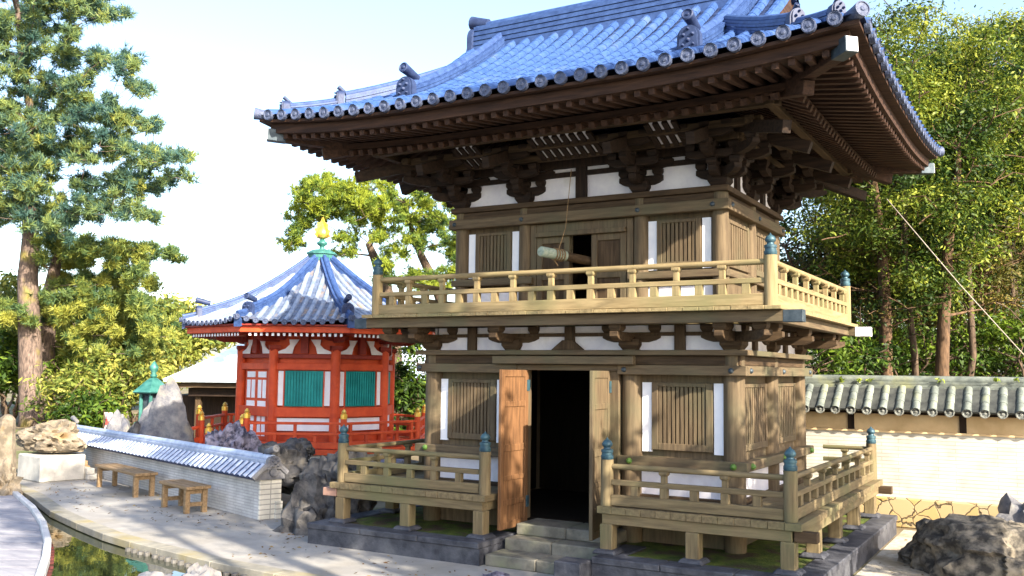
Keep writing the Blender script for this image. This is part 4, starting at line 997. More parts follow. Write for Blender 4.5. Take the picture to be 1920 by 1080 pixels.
pine("forked pine with orange-lit limbs right beside the tower gate's upper wall", tp3, [.26, .21, .17, .13, .09, .05], cl, LF_LIME, 380, .10, .14, bark=BARKD)

# --- broadleaf trees
def broad(label, base, trunk_h, crown_c, crown_r, ncl, leaf, m, dens=210, group=None, r0=.16, name="broadleaf_tree", stems=3, tone=(.1, .9), hollow=.55, crad=(.38, .78), bark=BARKD, twigs=1):
    base = Vector(base); t = thing(name, label, "tree" if name.endswith("tree") else "shrub", base, 0, group)
    mb = MB(); nodes = []; cc = Vector(crown_c)
    for k in range(stems):
        an = 2 * PI * k / stems + random.uniform(-.5, .5); off = Vector((math.cos(an), math.sin(an), 0))
        J = lambda k: Vector((random.uniform(-k, k), random.uniform(-k, k), random.uniform(-k, k) * .5)) * crown_r[0] / 2.5
        top = Vector((base.x, base.y, base.z + trunk_h)) + off * crown_r[0] * .22 + J(.15)
        P = [base + off * r0 * .6 * (stems > 1), base.lerp(top, .5) + J(.12), top, cc + off * crown_r[0] * .45 - Vector((0, 0, crown_r[2] * .40)) + J(.35), cc + off * crown_r[0] * .62 + Vector((0, 0, crown_r[2] * .25)) + J(.4)]
        Q = [P[0]]; RQ = [r0 * 1.25]; rr_ = [r0 * 1.25, r0, r0 * .8, r0 * .5, r0 * .25]
        for a_ in range(4):
            for b_ in range(1, 4): Q.append(P[a_].lerp(P[a_ + 1], b_ / 3) + (J(.11) if b_ < 3 else Vector((0, 0, 0)))); RQ.append(rr_[a_] + (rr_[a_ + 1] - rr_[a_]) * b_ / 3)
        nd = trunk_tube(mb, Q, RQ, 9)
        for (p, r_), (q, r2) in zip(nd[1:-1], nd[2:]):
            for j in range(4): nodes.append((p.lerp(q, j / 4), r_ + (r2 - r_) * j / 4))
    C_ = []
    while len(C_) < ncl:
        d = Vector((random.gauss(0, 1), random.gauss(0, 1), random.gauss(0, 1))).normalized(); rr = random.uniform(hollow, 1.0)
        c = cc + Vector((d.x * crown_r[0], d.y * crown_r[1], d.z * crown_r[2])) * rr * random.uniform(.85, 1.08)
        if c.z < base.z + .2: continue
        rx = random.uniform(*crad); C_.append((c, rx, rx * random.uniform(.5, .8), random.uniform(*tone)))
    limbs(mb, nodes, [c[0] for c in C_] + [c[0] + Vector((random.gauss(0, .45), random.gauss(0, .45), random.gauss(0, .35))) for c in C_ for q_ in range(twigs)], r0 * .5)
    mb.build("trunk", bark, t, smooth=True)
    P, T, Nn = clump_points(C_, dens); leaf_mesh("crown", P, Nn, leaf, .42, T, m, t, base); world(); return t
def gxy(u, D, z=GZ):
    p = dep(u, 690, D); return Vector((p.x, p.y, z))
def crown_at(u, v, D): return dep(u, v, D)
grp = "broadleaf trees behind the pale wall"
broad("tall sunlit broadleaf tree whose lime crown shows right of the gate roof corner", gxy(1730, 20.5), 1.3, crown_at(1745, 260, 20.5), (2.8, 2.4, 3.0), 210, .046, LF_BROAD, 900, grp, .10, stems=3, bark=BARKD, hollow=.3, tone=(-.1, .95))
broad("tall broadleaf tree with yellow-green crown at the right edge of the picture", gxy(1930, 22), 1.3, crown_at(1935, 260, 22), (2.9, 2.5, 3.2), 210, .047, LF_BROAD, 900, grp, .10, stems=3, bark=BARKD, hollow=.3, tone=(-.1, .95))
broad("low tangled broadleaf tree filling the gap under the gate's right eave", gxy(1600, 21), .8, crown_at(1590, 490, 21), (2.1, 1.8, 2.0), 105, .042, LF_RUST, 620, grp, .09, stems=3, tone=(.0, .8), hollow=.25, bark=BARKL, twigs=3)
broad("crooked many-stemmed tree with mixed green leaves in the middle of the grove", gxy(1800, 22), .7, crown_at(1790, 520, 22), (2.6, 1.8, 1.8), 120, .044, LF_RUST, 560, grp, .075, stems=6, tone=(.0, .85), hollow=.3, bark=BARKL, twigs=3)
broad("thick dark-trunked tree with wide forking limbs right of the gate's balcony", gxy(1705, 19.6), .9, crown_at(1700, 360, 19.6), (2.2, 2.2, 2.5), 150, .045, LF_BROAD, 800, grp, .20, stems=3, tone=(.0, .85), hollow=.6, bark=BARKL, twigs=2)
broad("tall rounded tree filling the canopy between the two lime crowns", gxy(1840, 23.5), 1.0, crown_at(1845, 250, 23.5), (3.0, 2.4, 3.2), 200, .050, LF_BROAD, 800, grp, .12, stems=3, hollow=.3)
broad("rounded tree with bright top just behind the gate's rear roof corner", gxy(1660, 24), 1.0, crown_at(1675, 230, 24), (2.6, 2.4, 3.0), 170, .050, LF_BROAD, 750, grp, .12, stems=3, hollow=.3)
broad("dark-leaved tree leaning right at the back of the grove", gxy(1880, 25), 1.0, crown_at(1880, 470, 25), (2.8, 2.2, 2.4), 80, .06, LF_DARK, 450, grp, .11, stems=4, tone=(.1, .95), hollow=.3)
broad("dense deep green tree standing farthest back behind the grove", gxy(1650, 28), 1.2, crown_at(1670, 470, 28), (4.0, 3.0, 3.0), 120, .10, LF_DARK, 260, grp, .16, stems=3, hollow=.2, tone=(.0, .6), crad=(.6, 1.0))
broad("dense green tree at the far right behind the other trees", gxy(1960, 29), 1.2, crown_at(1960, 450, 29), (4.2, 3.0, 3.2), 120, .10, LF_DARK, 260, grp, .16, stems=3, hollow=.2, tone=(.0, .7), crad=(.6, 1.0))
for (u, D, v, r_, lb) in ((1600, 26, 600, 1.9, "shadowed dark shrub mass far behind the wall's left part"), (1740, 26.5, 600, 1.9, "shadowed dark shrub mass far behind the middle of the grove"), (1885, 26, 600, 1.9, "shadowed dark shrub mass far behind the wall's right part"), (1545, 19.5, 610, 1.1, "low dark bush over the wall nearest the gate"), (1660, 20.5, 630, 1.1, "dark bush behind the wall between tree stems"), (1800, 21, 625, 1.2, "spreading dark bush behind the wall below the thin stems"), (1910, 20.5, 610, 1.25, "bright-tipped bush behind the wall at the right edge")):
    broad(lb, gxy(u, D), .6, crown_at(u, v + 40, D), (r_ * 1.4, r_, r_), 50, .055, LF_DARK, 520, "bushes behind the pale wall", .05, name="evergreen_shrub", stems=4, hollow=.2, crad=(.3, .55), tone=(.0, .9))
broad("dark green bush with yellow tips between the red hall and the gate", gxy(762, 27.5), .6, crown_at(766, 730, 27.5), (.85, 1.2, 1.7), 46, .085, LF_DARK, 330, None, .05, name="evergreen_shrub", stems=4, hollow=.2, crad=(.35, .55), tone=(.1, .9))
# bushes on the left
bl = [(25, 690, 42.0, 2.17, 2.03, LF_DARK, "dark bush left of the mossy pine trunk"), (20, 600, 47.9, 2.32, 2.32, LF_BUSH, "yellow bush high behind the dark bush at the left edge"), (135, 745, 37.7, 1.45, 1.3, LF_BUSH, "bright yellow bush right of the mossy pine trunks"), (195, 720, 39.9, 1.89, 1.74, LF_BUSH, "large yellow-green bush behind the low tiled wall"),
      (255, 700, 42.0, 1.74, 1.74, LF_BUSH, "sunlit bush just left of the green bronze lantern"), (330, 625, 58.0, 3.19, 2.17, LF_BUSH, "pale yellow bush behind the pale roof"), (235, 640, 55.1, 4.06, 2.9, LF_BUSH, "broad pale bush far behind the yellow-green bushes"), (120, 650, 58.0, 4.06, 3.19, LF_BUSH, "broad bush in the distance behind the two pines"), (170, 775, 36.2, 1.3, 1.01, LF_DARK, "small dark bush at the foot of the yellow bushes")]
for u, v, D, rx, rz, m_, lb in bl:
    c = crown_at(u, v, D); broad(lb, (c.x, c.y, GZ), max(.4, (c.z - GZ) * .5), c, (rx, rx, rz), int(26 + rx * 10), .10 * D / 30, m_, 130, "bushes on the left", .06, name="garden_shrub", stems=4, hollow=.25, crad=(.4 * D / 27, .75 * D / 27))
# trees on the slope to the right of the photographer: they dapple the gate with shade
for x, y, h, r_, zc, lb in SHADE: broad(lb, (x, y, GZ), 2.2, (x, y, zc), (r_, r_, r_ * h), 40, .13, LF_BROAD, 170, "shade trees right of the path", .15, stems=3, hollow=.3)

# ------------------------------------------------------------------ tiled walls
def wall_roof(root, x0, x1, ye, ze, yr, zr_, pitch, r, mt, rdg, rcap, dmt, both=True, name="wall_roof", layers=3, ridge_w=.2):
    """small tiled roof along local x: eave at -ye/+ye about y=0, ridge foot at zr_"""
    sh = MB()
    for sg in (-1, 1):
        rows = [[(x0, sg * (ye + (yr - ye) * t), ze + (zr_ - ze) * t), (x1, sg * (ye + (yr - ye) * t), ze + (zr_ - ze) * t)] for t in (0, 1)]
        sh.grid(rows if sg > 0 else [q[::-1] for q in rows])
    o = sh.build(name, TILED if mt is TILEL else TILEGD, root, solid=.04)  # pans get a darker tile than the rolls, as painted groove shade
    rl = MB(); n_ = int((x1 - x0) / pitch); d0 = (x1 - x0 - n_ * pitch) / 2
    for k in range(n_ + 1):
        x = x0 + d0 + k * pitch
        for sg in ((-1, 1) if both else (-1,)):
            rl.roll([(x, sg * (ye + .01), ze + .015), (x, sg * yr, zr_ + .015)], (1, 0, 0), r, n=6, step=.22)
            if sg > 0: continue
            d = Vector((0, sg, 0)); p = Vector((x, sg * (ye + .012), ze + .01)); dm = MB().turn(p, d, [(r * 1.12, -.03), (r * 1.12, .012), (r * .88, .014), (r * .8, .002), (r * .38, .002), (r * .2, .014)], 10); dm.build("eave_disc", dmt, o, angle=40)
    rl.build("tile_rolls", mt, o, angle=35)
    rg = MB(); w_ = ridge_w
    for k in range(layers):
        ww = w_ * (1.1 - .1 * k) + (.012 if k % 2 == 0 else 0); rg.box(x0, x1, -ww / 2, ww / 2, zr_ - .02 + rdg * k / layers, zr_ - .02 + rdg * (k + 1) / layers - .005)
    L = x1 - x0; ns = max(1, int(L / .3)); P = []
    rg.tube([(x0, 0, zr_ - .02 + rdg + rcap * .3), (x1, 0, zr_ - .02 + rdg + rcap * .3)], rcap, 12)
    rg.build("ridge", mt, o, angle=35); return o
# right-hand wall behind the gate
rw = thing("garden_wall", "long bright wall of thin white courses with grey-green roof tiles behind the gate", "wall", (0, 5.9, GZ))
ORG = Vector((0, 0, 0))          # its parts are in local coordinates
h0 = -GZ
MB().box(0.5, 16, -0.36, 0.36, 0.0, 0.50).build("stone_footing", CRAZY, rw, bevel=0.02)
MB().box(0.5, 16, -0.30, 0.30, 0.50, 1.60).build("coursed_wall", WALLR, rw)
MB().box(0.5, 16, -0.33, 0.33, 1.603, 1.635).build("string_course", CREAM, rw)
MB().box(0.5, 16, -0.24, 0.24, 1.637, 1.98).build("plaster_band", CREAM, rw)
for k in range(8):
    x = 1.02 + 1.80 * k; MB().box(x - .055, x + .055, -0.262, -0.241, 1.637, 1.92).build("wall_post", WK['z'], rw)
MB().box(0.5, 16, -0.42, 0.42, 1.925, 1.955).build("eave_batten", WK['x'], rw)
wall_roof(rw, 0.5, 16, 0.56, 1.975, 0.10, 2.36, 0.262, 0.072, TILEG, 0.15, 0.075, mat("grey_disc_tile", (0.10, 0.105, 0.10), (0.24, 0.25, 0.235), rough=0.55, scale=20, bump=0.4, bscale=45), layers=3, ridge_w=.26)
world()
# little plants on the ridge of the right wall
for u in (1578, 1610, 1630, 1762, 1868, 1905):
    p = at(u, 712, 0); dirn = (p - CP); k = (5.74 - CP.y) / dirn.y; q = CP + (dep(u, 712, 1) - CP) * ((5.74 - CP.y) / (dep(u, 712, 1) - CP).y)
    N = 16; P = np.array(q) + rng.normal(size=(N, 3)) * np.array([.05, .03, .03]); P[:] = np.array(q) + (P - np.array(q)) * .5; t = leaf_mesh("fern_sprig", P, rng.normal(size=(N, 3)) + [0, -.5, .5], .035, .4, rng.uniform(.5, 1, N), LF_LIME, None, (q.x, q.y, q.z)); t.location = q
    tag(t, "small green fern sprouting on the ridge of the tiled wall", "fern", "ferns on the wall ridge")
# low wall on the left: local x runs from its near end to the far end
WDIR = Vector((-0.951, 0.309, 0)); ang = math.atan2(WDIR.y, WDIR.x)
lw = thing("low_tiled_wall", "low white wall with blue-grey tile roof behind the wooden benches", "wall", (-5.74, 0.17, GZ), ang)
LL = 10.6
MB().box(0.06, LL, -0.20, 0.20, 0.0, 0.66).build("coursed_wall", WALLW, lw)
MB().box(-0.0, 0.058, -0.205, 0.205, 0.0, 0.70).build("end_face", WALLWY, lw, bevel=0.01)
MB().box(-0.06, -0.002, -0.20, -0.08, 0.0, 0.30).build("end_buttress", WALLWY, lw)
lr = wall_roof(lw, -0.04, LL, 0.36, 0.69, 0.10, 0.90, 0.205, 0.058, TILEL, 0.13, 0.068, TILED, layers=3, ridge_w=.2)
roof_save = roof; roof = lr
oni((-0.06, 0, 0.86), (-1, 0, 0), 0.22, 0.24, m_=ROCKG); oni((LL, 0, 0.90), (1, 0, 0), 0.22, 0.24, m_=ROCKG)
ge = MB(); ge.tube([(-.05, -.36, .70), (-.05, -.1, .93)], .05, 8); ge.tube([(-.05, .36, .70), (-.05, .1, .93)], .05, 8)
ge.tube([(0.05, 0, .80), (-.10, 0, .80)], .07, 12); ge.prism([(-.33, .68), (.33, .68), (0, .95)], (-.045, 0, 0), (0, 1, 0), (0, 0, 1), (1, 0, 0), .05)
ge.build("gable_end_tiles", ROCKG, lr, angle=40); roof = roof_save
world()

# ------------------------------------------------------------------ benches
def bench(name, label, p, L, W_, H_, stretch):
    t = thing(name, label, "bench", (p[0], p[1], GZ), ang, "wooden benches by the low wall")
    tp_ = MB(); nb = 3
    for k in range(nb): a = -W_ / 2 + W_ * k / nb; tp_.box(-L / 2, L / 2, a + .003, a + W_ / nb - .003, H_ - .055, H_ + .003 * (k % 2))
    tp_.build("seat", BENCHW, t, bevel=0.006)
    for sx in (-1, 1):
        for sy in (-1, 1): x = sx * (L / 2 - .13); y = sy * (W_ / 2 - .07); MB().box(x - .045, x + .045, y - .045, y + .045, 0, H_ - .057).build("leg", BENCHW, t, bevel=0.005)
        MB().box(sx * (L / 2 - .13) - .03, sx * (L / 2 - .13) + .03, -W_ / 2 + .12, W_ / 2 - .12, H_ - .14, H_ - .058).build("apron", BENCHW, t)
        if stretch: MB().box(sx * (L / 2 - .13) - .02, sx * (L / 2 - .13) + .02, -W_ / 2 + .115, W_ / 2 - .115, .12, .19).build("stretcher", BENCHW, t)
    world()
bench("wooden_bench", "longer wooden bench beside the pale stone pedestal", (-10.8, 1.15), 2.35, .46, .48, False)
bench("wooden_bench", "shorter wooden bench nearer the end of the low wall", (-7.80, 0.10), 1.25, .46, .48, True)

# ------------------------------------------------------------------ rocks
import bmesh
def rock(label, c, dims, m, seed, rough=.35, f=1.3, rz=0.0, cat="rock", name="rock", sub=4, flat=0.25, group=None, ridged=0.0, lean=0.0, taper=0.0):
    bm = bmesh.new(); bmesh.ops.create_icosphere(bm, subdivisions=sub, radius=1.0); off = Vector((seed * 7.3, seed * 3.1, seed * 1.7))
    for v in bm.verts:
        d = v.co.normalized(); q = d * f + off
        h = noise.fractal(q, 0.9, 2.0, 5) * rough
        h += (noise.cell(q * 1.6 + off) - .5) * rough * .35
        h -= .05 * abs(noise.fractal(d * f * 5.5 + off, 0.8, 2.1, 4)) * min(1, rough * 4)
        if ridged: h -= ridged * max(0, abs(noise.noise(d * f * 3.2 + off)) - .28)
        r_ = 1 + h
        p = d * r_
        p.z = max(p.z, -flat)
        k = 1 - taper * max(0, p.z); p.x = p.x * k + lean * max(0, p.z); p.y *= k
        v.co = Vector((p.x * dims[0], p.y * dims[1], p.z * dims[2]))
    me = bpy.data.meshes.new(name); bm.to_mesh(me); bm.free(); me.materials.append(m); me.shade_smooth(); me.set_sharp_from_angle(angle=R(38))
    o = bpy.data.objects.new(name, me); COL.objects.link(o); o.location = c; o.rotation_euler = (0, 0, rz)
    return tag(o, label, cat, group)
G_ = lambda u, D: gxy(u, D)
rock("big dark pitted boulder lying beside the stone platform at lower right", (5.35, 2.35, -.25), (1.38, 1.15, .86), mat("mottled_boulder", (0.035, 0.032, 0.029), (0.21, 0.185, 0.15), rough=0.85, scale=7, bump=1.0, bscale=11, c3=(0.26, 0.22, 0.16), s3=3.5, t3=(0.52, 0.7), ramp=(.4, .68)), 3, .17, .9, sub=6, ridged=.26)
rock("sunlit grey rock behind the big dark boulder", (5.75, 4.5, -.2), (.85, .7, .72), ROCKG, 5, .4, 1.4, ridged=.3)
bp_ = gxy(322, 22.6); rock("tall pointed grey boulder rising behind the low tiled wall", (bp_.x, bp_.y, -.2), (1.02, .55, 2.05), ROCKG, 9, .26, 1.1, rz=.6, taper=.30, lean=-.08, flat=.05)
bp_ = gxy(437, 19.2); rock("rough violet-grey rock behind the low tiled wall", (bp_.x, bp_.y, .45), (.72, .55, .78), ROCKP, 12, .35, 1.6, ridged=.5, sub=5)
bp_ = gxy(478, 18.2); rock("small pale violet rock at the wall's ridge end", (bp_.x, bp_.y, .35), (.22, .22, .35), ROCKP, 14, .4, 1.8, ridged=.4)
bp_ = gxy(228, 23.6); rock("rounded grey rock near the red and white banner", (bp_.x, bp_.y, -.2), (.55, .5, 1.45), ROCKG, 17, .25, 1.1, taper=.3)
bp_ = gxy(268, 22.6); rock("dark jagged rock left of the tall pointed boulder", (bp_.x, bp_.y, -.2), (.5, .45, 1.4), ROCKD, 19, .4, 1.5, taper=.35)
for u, v, D, dx, dz, sd_, lb in ((592, 945, 15.2, .60, .80, 21, "large dark rough rock beside the veranda's left end"), (530, 865, 16.8, .48, .42, 23, "dark rock heaped above the wall end"), (610, 905, 16.2, .5, .6, 29, "dark rounded rock under the red hall's stone base"), (520, 870, 17.5, .5, .5, 31, "dark jagged rock behind the wall's end tiles"), (560, 835, 18.2, .35, .25, 33, "small dark rock below the red railing"), (655, 900, 15.6, .5, .7, 35, "dark rock half hidden behind the veranda post")):
    p = dep(u, v, D); rock(lb, (p.x, p.y, GZ if v > 930 else p.z - .1), (dx, dx * .85, dz if v <= 930 else dz), ROCKD, sd_, .35, 1.4, ridged=.4, group="dark rocks by the hall", flat=.9 if v <= 930 else .2)
for u, v, w_, h_, sd_, lb in ((285, 1104, .38, .24, 41, "flat pale rock at the pond's near edge"), (375, 1104, .32, .32, 43, "bluish pale rock in the pond at the bottom edge"), (482, 1092, .12, .14, 45, "tiny pale stone in the pond")):
    p = at(u, v, -.42); rock(lb, (p.x, p.y, -.45), (w_, w_ * .8, h_), mat("pale_blue_rock", (.09, .10, .13), (.24, .22, .20), rough=.8, scale=3, bump=.6, bscale=12), sd_, .3, 1.4)
p = at(930, 1084, -.2); rock("bluish stone at the foot of the steps", (p.x, p.y, -.25), (.22, .16, .12), ROCKP, 47, .3, 1.5)
# pedestal with the hollowed rock
pp = at(64, 905, GZ); pe = thing("stone_pedestal", "pale square stone pedestal carrying the hollowed tan rock", "pedestal", (pp.x - .30, pp.y + .60, GZ), ang + .12)
MB().box(-.62, .62, -.50, .50, 0, .58).build("block", SPALE, pe, bevel=0.03)
MB().box(-.75, .1, -.85, -.502, 0, .12).build("front_slab", SPALE, pe, bevel=0.02); MB().box(-.7, -.1, -.68, -.504, .121, .26).build("inscribed_step", SPALE, pe, bevel=0.012)
world()
c = dep(85, 812, 20.0); rock("hollowed tan rock with dark holes resting on the pale pedestal", (pp.x - .42, pp.y + .60, .66), (.88, .55, .42), ROCKT, 52, .24, 1.1, rz=.25, sub=5, ridged=.95, flat=.55)
p = dep(12, 800, 19.5); us = MB().tube([(p.x, p.y, GZ), (p.x + .02, p.y, .3), (p.x - .02, p.y, .9), (p.x + .03, p.y, 1.28), (p.x + .05, p.y, 1.36)], [.24, .22, .19, .15, .07], 9).build("upright_stone", ROCKT, None, bevel=.02); tag(us, "narrow upright pinkish stone at the left edge", "stone")
p = dep(8, 880, 19); rock("tan weathered root-like rock low at the left edge", (p.x, p.y, GZ + .1), (.42, .3, .5), ROCKT, 57, .45, 1.7, ridged=.6)
p = at(153, 893, GZ); wb = thing("wooden_block", "small yellowish wooden block against the low wall beside the pedestal", "wooden block", (p.x, p.y, GZ), ang)
MB().box(-.15, .15, -.14, .14, 0, .25).build("lower_block", BENCHW, wb, bevel=.01); MB().box(-.03, .15, -.12, .12, .252, .36).build("upper_block", BENCHW, wb, bevel=.01); world()

# ------------------------------------------------------------------ bronze lantern
p = gxy(289, 24); ln = thing("bronze_lantern", "green bronze lantern with a six-sided roof behind the low wall", "lantern", (p.x, p.y, GZ), .2)
def hexring(mb, prof, n_=6):
    vs = []; fs = []
    for r_, z in prof:
        for k in range(n_): vs.append((r_ * math.cos(2 * PI * k / n_), r_ * math.sin(2 * PI * k / n_), z))
    for i in range(len(prof) - 1):
        for k in range(n_): q = (k + 1) % n_; fs.append((i * n_ + k, i * n_ + q, (i + 1) * n_ + q, (i + 1) * n_ + k))
    fs.append(tuple(range(n_ - 1, -1, -1))); fs.append(tuple(range((len(prof) - 1) * n_, len(prof) * n_))); mb.add(vs, fs); return mb
hexring(MB(), [(.48, 1.92), (.52, 1.95), (.34, 2.10), (.18, 2.24), (.09, 2.30), (.05, 2.31)]).build("roof", PATINAG, ln)
MB().lathe([(.05, 2.30), (.10, 2.36), (.05, 2.42), (.10, 2.50), (.11, 2.58), (.02, 2.72)], (0, 0, 0), 12).build("jewel", PATINAG, ln, smooth=True)
hexring(MB(), [(.30, 1.2), (.30, 1.26), (.24, 1.3), (.24, 1.86), (.36, 1.90), (.36, 1.918)]).build("fire_box", IRON, ln)
for k in range(6): MB().tube([(.29 * math.cos(PI * k / 3), .29 * math.sin(PI * k / 3), 1.2), (.29 * math.cos(PI * k / 3), .29 * math.sin(PI * k / 3), 1.9)], .045, 8).build("lantern_post", PATINAG, ln)
hexring(MB(), [(.50, 0), (.50, .2), (.30, .3), (.20, .45), (.20, .85), (.42, 1.05), (.45, 1.19)]).build("base", PATINAG, ln)
world()
# banner
p = gxy(207, 24); bn = thing("banner", "red and white cloth banner on a thin pole among the bushes", "banner", (p.x, p.y, GZ))
MB().tube([(p.x - .16, p.y, GZ), (p.x - .16, p.y, 1.25)], .015, 6).build("pole", WM['z'], bn)
cg = []
for i in range(7):
    z = 1.22 - .75 * i / 6; cg.append([(p.x - .15 + (.30 - .16 * i / 6) * j / 5, p.y + .04 * math.sin(j * 1.3 + i * .6), z) for j in range(6)])
MB().grid(cg).build("cloth", CLOTH, bn, smooth=True, solid=.004); world()

# ------------------------------------------------------------------ red octagonal hall
HC = dep(597, 690, 24.5)
hall = thing("octagonal_hall", "vermilion octagonal hall with teal slatted windows, tiled roof and gold jewel finial", "temple hall", (HC.x, HC.y, GZ), R(-36.2))
A8 = PI / 4
def cnr(R_, k, z): return Vector((R_ * math.cos(A8 * k), R_ * math.sin(A8 * k), z))
class Face:
    def __init__(s, k, R_): s.a = A8 * (k + .5); s.n = Vector((math.cos(s.a), math.sin(s.a), 0)); s.t = Vector((-s.n.y, s.n.x, 0)); s.ap = R_ * math.cos(A8 / 2); s.hw = R_ * math.sin(A8 / 2)
    def p(s, u, d, z): return s.n * (s.ap + d) + s.t * u + Vector((0, 0, z))
    def box(s, mb, u0, u1, d0, d1, z0, z1):
        mb.add([s.p(u0, d0, z0), s.p(u0, d1, z0), s.p(u1, d1, z0), s.p(u1, d0, z0), s.p(u0, d0, z1), s.p(u0, d1, z1), s.p(u1, d1, z1), s.p(u1, d0, z1)], [(0, 3, 2, 1), (4, 5, 6, 7), (0, 1, 5, 4), (1, 2, 6, 5), (2, 3, 7, 6), (3, 0, 4, 7)])
def octring(prof, n_=8): return hexring(MB(), prof, n_)
RB = 1.93
octring([(RB - .1, .7), (RB - .1, 3.45)]).build("body_wall", REDP, hall)
for k in range(8): c = cnr(RB, k, 0); MB().tube([(c.x, c.y, .72), (c.x, c.y, 3.1)], .12, 12).build("column", REDP, hall, angle=50)
for z0, z1, o_, nm, mt_ in ((2.55, 2.71, .07, "upper_tie_beam", REDP), (1.43, 1.66, .09, "sill_tie_beam", REDP), (2.83, 2.93, .05, "head_beam", REDD), (.75, .84, .06, "base_beam", REDP)):
    for k in range(8):
        f = Face(k, RB); mb = MB(); f.box(mb, -f.hw * 1.06, f.hw * 1.06, -.05, o_, z0, z1); mb.build(nm, mt_, hall, bevel=.008)
for k in range(8):
    f = Face(k, RB); door = k in (-2 % 8, 2, 4, 0 + 8)
    if k in (6, 2):
        dl = MB(); f.box(dl, -.52, .52, -.04, .0, .85, 2.54); d = dl.build("lattice_door", REDP, hall)
        for s in (-1, 1):
            wp = MB(); x0 = .03 if s > 0 else -.47
            for (u0, u1, z0, z1) in ((.04, .40, 2.36, 2.50), (.04, .19, 1.86, 2.30), (.25, .40, 1.86, 2.30), (.04, .40, 1.64, 1.79), (.04, .19, 1.30, 1.58), (.25, .40, 1.30, 1.58), (.04, .19, .95, 1.24), (.25, .40, .95, 1.24)):
                f.box(wp, x0 + u0, x0 + u1, .0, .012, z0, z1)
            wp.each("white_pane", WHITEM, d)
    else:
        ws = MB(); f.box(ws, -.66, -.49, -.02, .012, 1.70, 2.52); f.box(ws, .49, .66, -.02, .012, 1.70, 2.52); f.box(ws, -.62, .62, -.02, .010, 1.10, 1.40); ws.each("white_panel", WHITEM, hall)
        wf = MB(); f.box(wf, -.46, .46, -.05, .004, 1.68, 2.53); wo = wf.build("slatted_window", TEAL, hall); sl = MB()
        for j in range(13): u = -.42 + .84 * j / 12; f.box(sl, u - .022, u + .022, .005, .03, 1.70, 2.51)
        sl.build("window_slats", TEAL, wo)
        fr = MB(); f.box(fr, -.49, -.461, -.02, .04, 1.66, 2.54); f.box(fr, .461, .49, -.02, .04, 1.66, 2.54); fr.each("window_frame", REDP, wo)
    kk = MB(); kd = MB()
    for s in (-1, 1):
        pts = [(s * .14, .34), (s * .38, .34), (s * .36, .22), (s * .46, .12), (s * .66, .04), (s * .66, .0), (s * .30, .0), (s * .26, .16)]
        if s < 0: pts = pts[::-1]
        kk.prism(pts, f.p(0, .03, 2.94), f.t, (0, 0, 1), f.n, .02)
    kk.each("white_scroll_panel", PLASTER, hall)
    f.box(kd, -.09, .09, .0, .10, 2.95, 3.5); f.box(kd, -f.hw * 1.1, f.hw * 1.1, .02, .22, 3.46, 3.56); f.box(kd, -f.hw * 1.25, f.hw * 1.25, .30, .48, 3.56, 3.66)
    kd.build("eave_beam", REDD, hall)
    wt = MB()
    for j in range(-2, 3): f.box(wt, j * .3 - .05, j * .3 + .05, .482, .50, 3.58, 3.64)
    wt.each("beam_end_paint", PLASTER, hall)
for k in range(8):
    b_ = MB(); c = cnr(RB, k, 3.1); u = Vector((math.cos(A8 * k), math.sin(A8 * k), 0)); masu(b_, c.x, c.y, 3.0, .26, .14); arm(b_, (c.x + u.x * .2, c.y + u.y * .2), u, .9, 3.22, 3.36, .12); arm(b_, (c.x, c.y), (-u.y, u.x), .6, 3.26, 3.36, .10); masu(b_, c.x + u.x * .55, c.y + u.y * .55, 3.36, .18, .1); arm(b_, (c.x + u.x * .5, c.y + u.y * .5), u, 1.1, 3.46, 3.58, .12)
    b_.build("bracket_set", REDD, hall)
RE = 3.42; zE = 3.62
def hz(r_): s = (RE - r_) / (RE - .2); return zE + 1.80 * (.50 * s + .50 * s * s)
def hl(u, hw, r_): return .12 * (abs(u) / max(hw, .01)) ** 3 * max(0, 1 - (RE - r_) / 1.5)
rs = MB(); rr_ = MB(); dlist = []; dd_ = MB(); NR = 12; rads = [RE - (RE - .22) * i / NR for i in range(NR + 1)]
for k in range(8):
    rows = []
    for i in range(NR):
        for r_, dz in ((rads[i], .02), (rads[i + 1], 0)):
            f = Face(k, r_); rows.append([f.p(f.hw * t, 0, hz(r_) + dz + hl(f.hw * t, f.hw, r_)) for t in [j / 6 - 1 for j in range(13)]])
    rs.grid([q[::-1] for q in rows])
    f0 = Face(k, RE); nn2 = int(f0.hw / .215)
    for j in range(-nn2, nn2 + 1):
        u = j * .215
        rmin = max(.3, abs(u) / math.sin(A8 / 2) + .05); path = []
        for r_ in np.linspace(RE * 1.004, rmin, 9):
            f = Face(k, r_); path.append(f.p(u, 0, hz(min(r_, RE)) + .012 + hl(u, f.hw, r_)))
        rr_.roll(path, f0.t, .058, step=.3)
        p = f0.p(u, .02, hz(RE) + .01 + hl(u, f0.hw, RE)); d = f0.n; dlist.append((p, d))
roof = rs.build("roof", mat("hall_pan_tile", (0.06, 0.085, 0.15), (0.12, 0.15, 0.22), rough=0.5, scale=6, c3=(0.26, 0.19, 0.13), s3=2.2, t3=(0.55, 0.7)), hall); rr_.build("tile_rolls", TILEH, roof, angle=35)
for p, d in dlist: MB().turn(p, d, [(.066, -.03), (.066, .01), (.052, .012), (.045, .002), (.02, .002), (.015, .012)], 10).build("eave_disc", DISC, roof, angle=40)
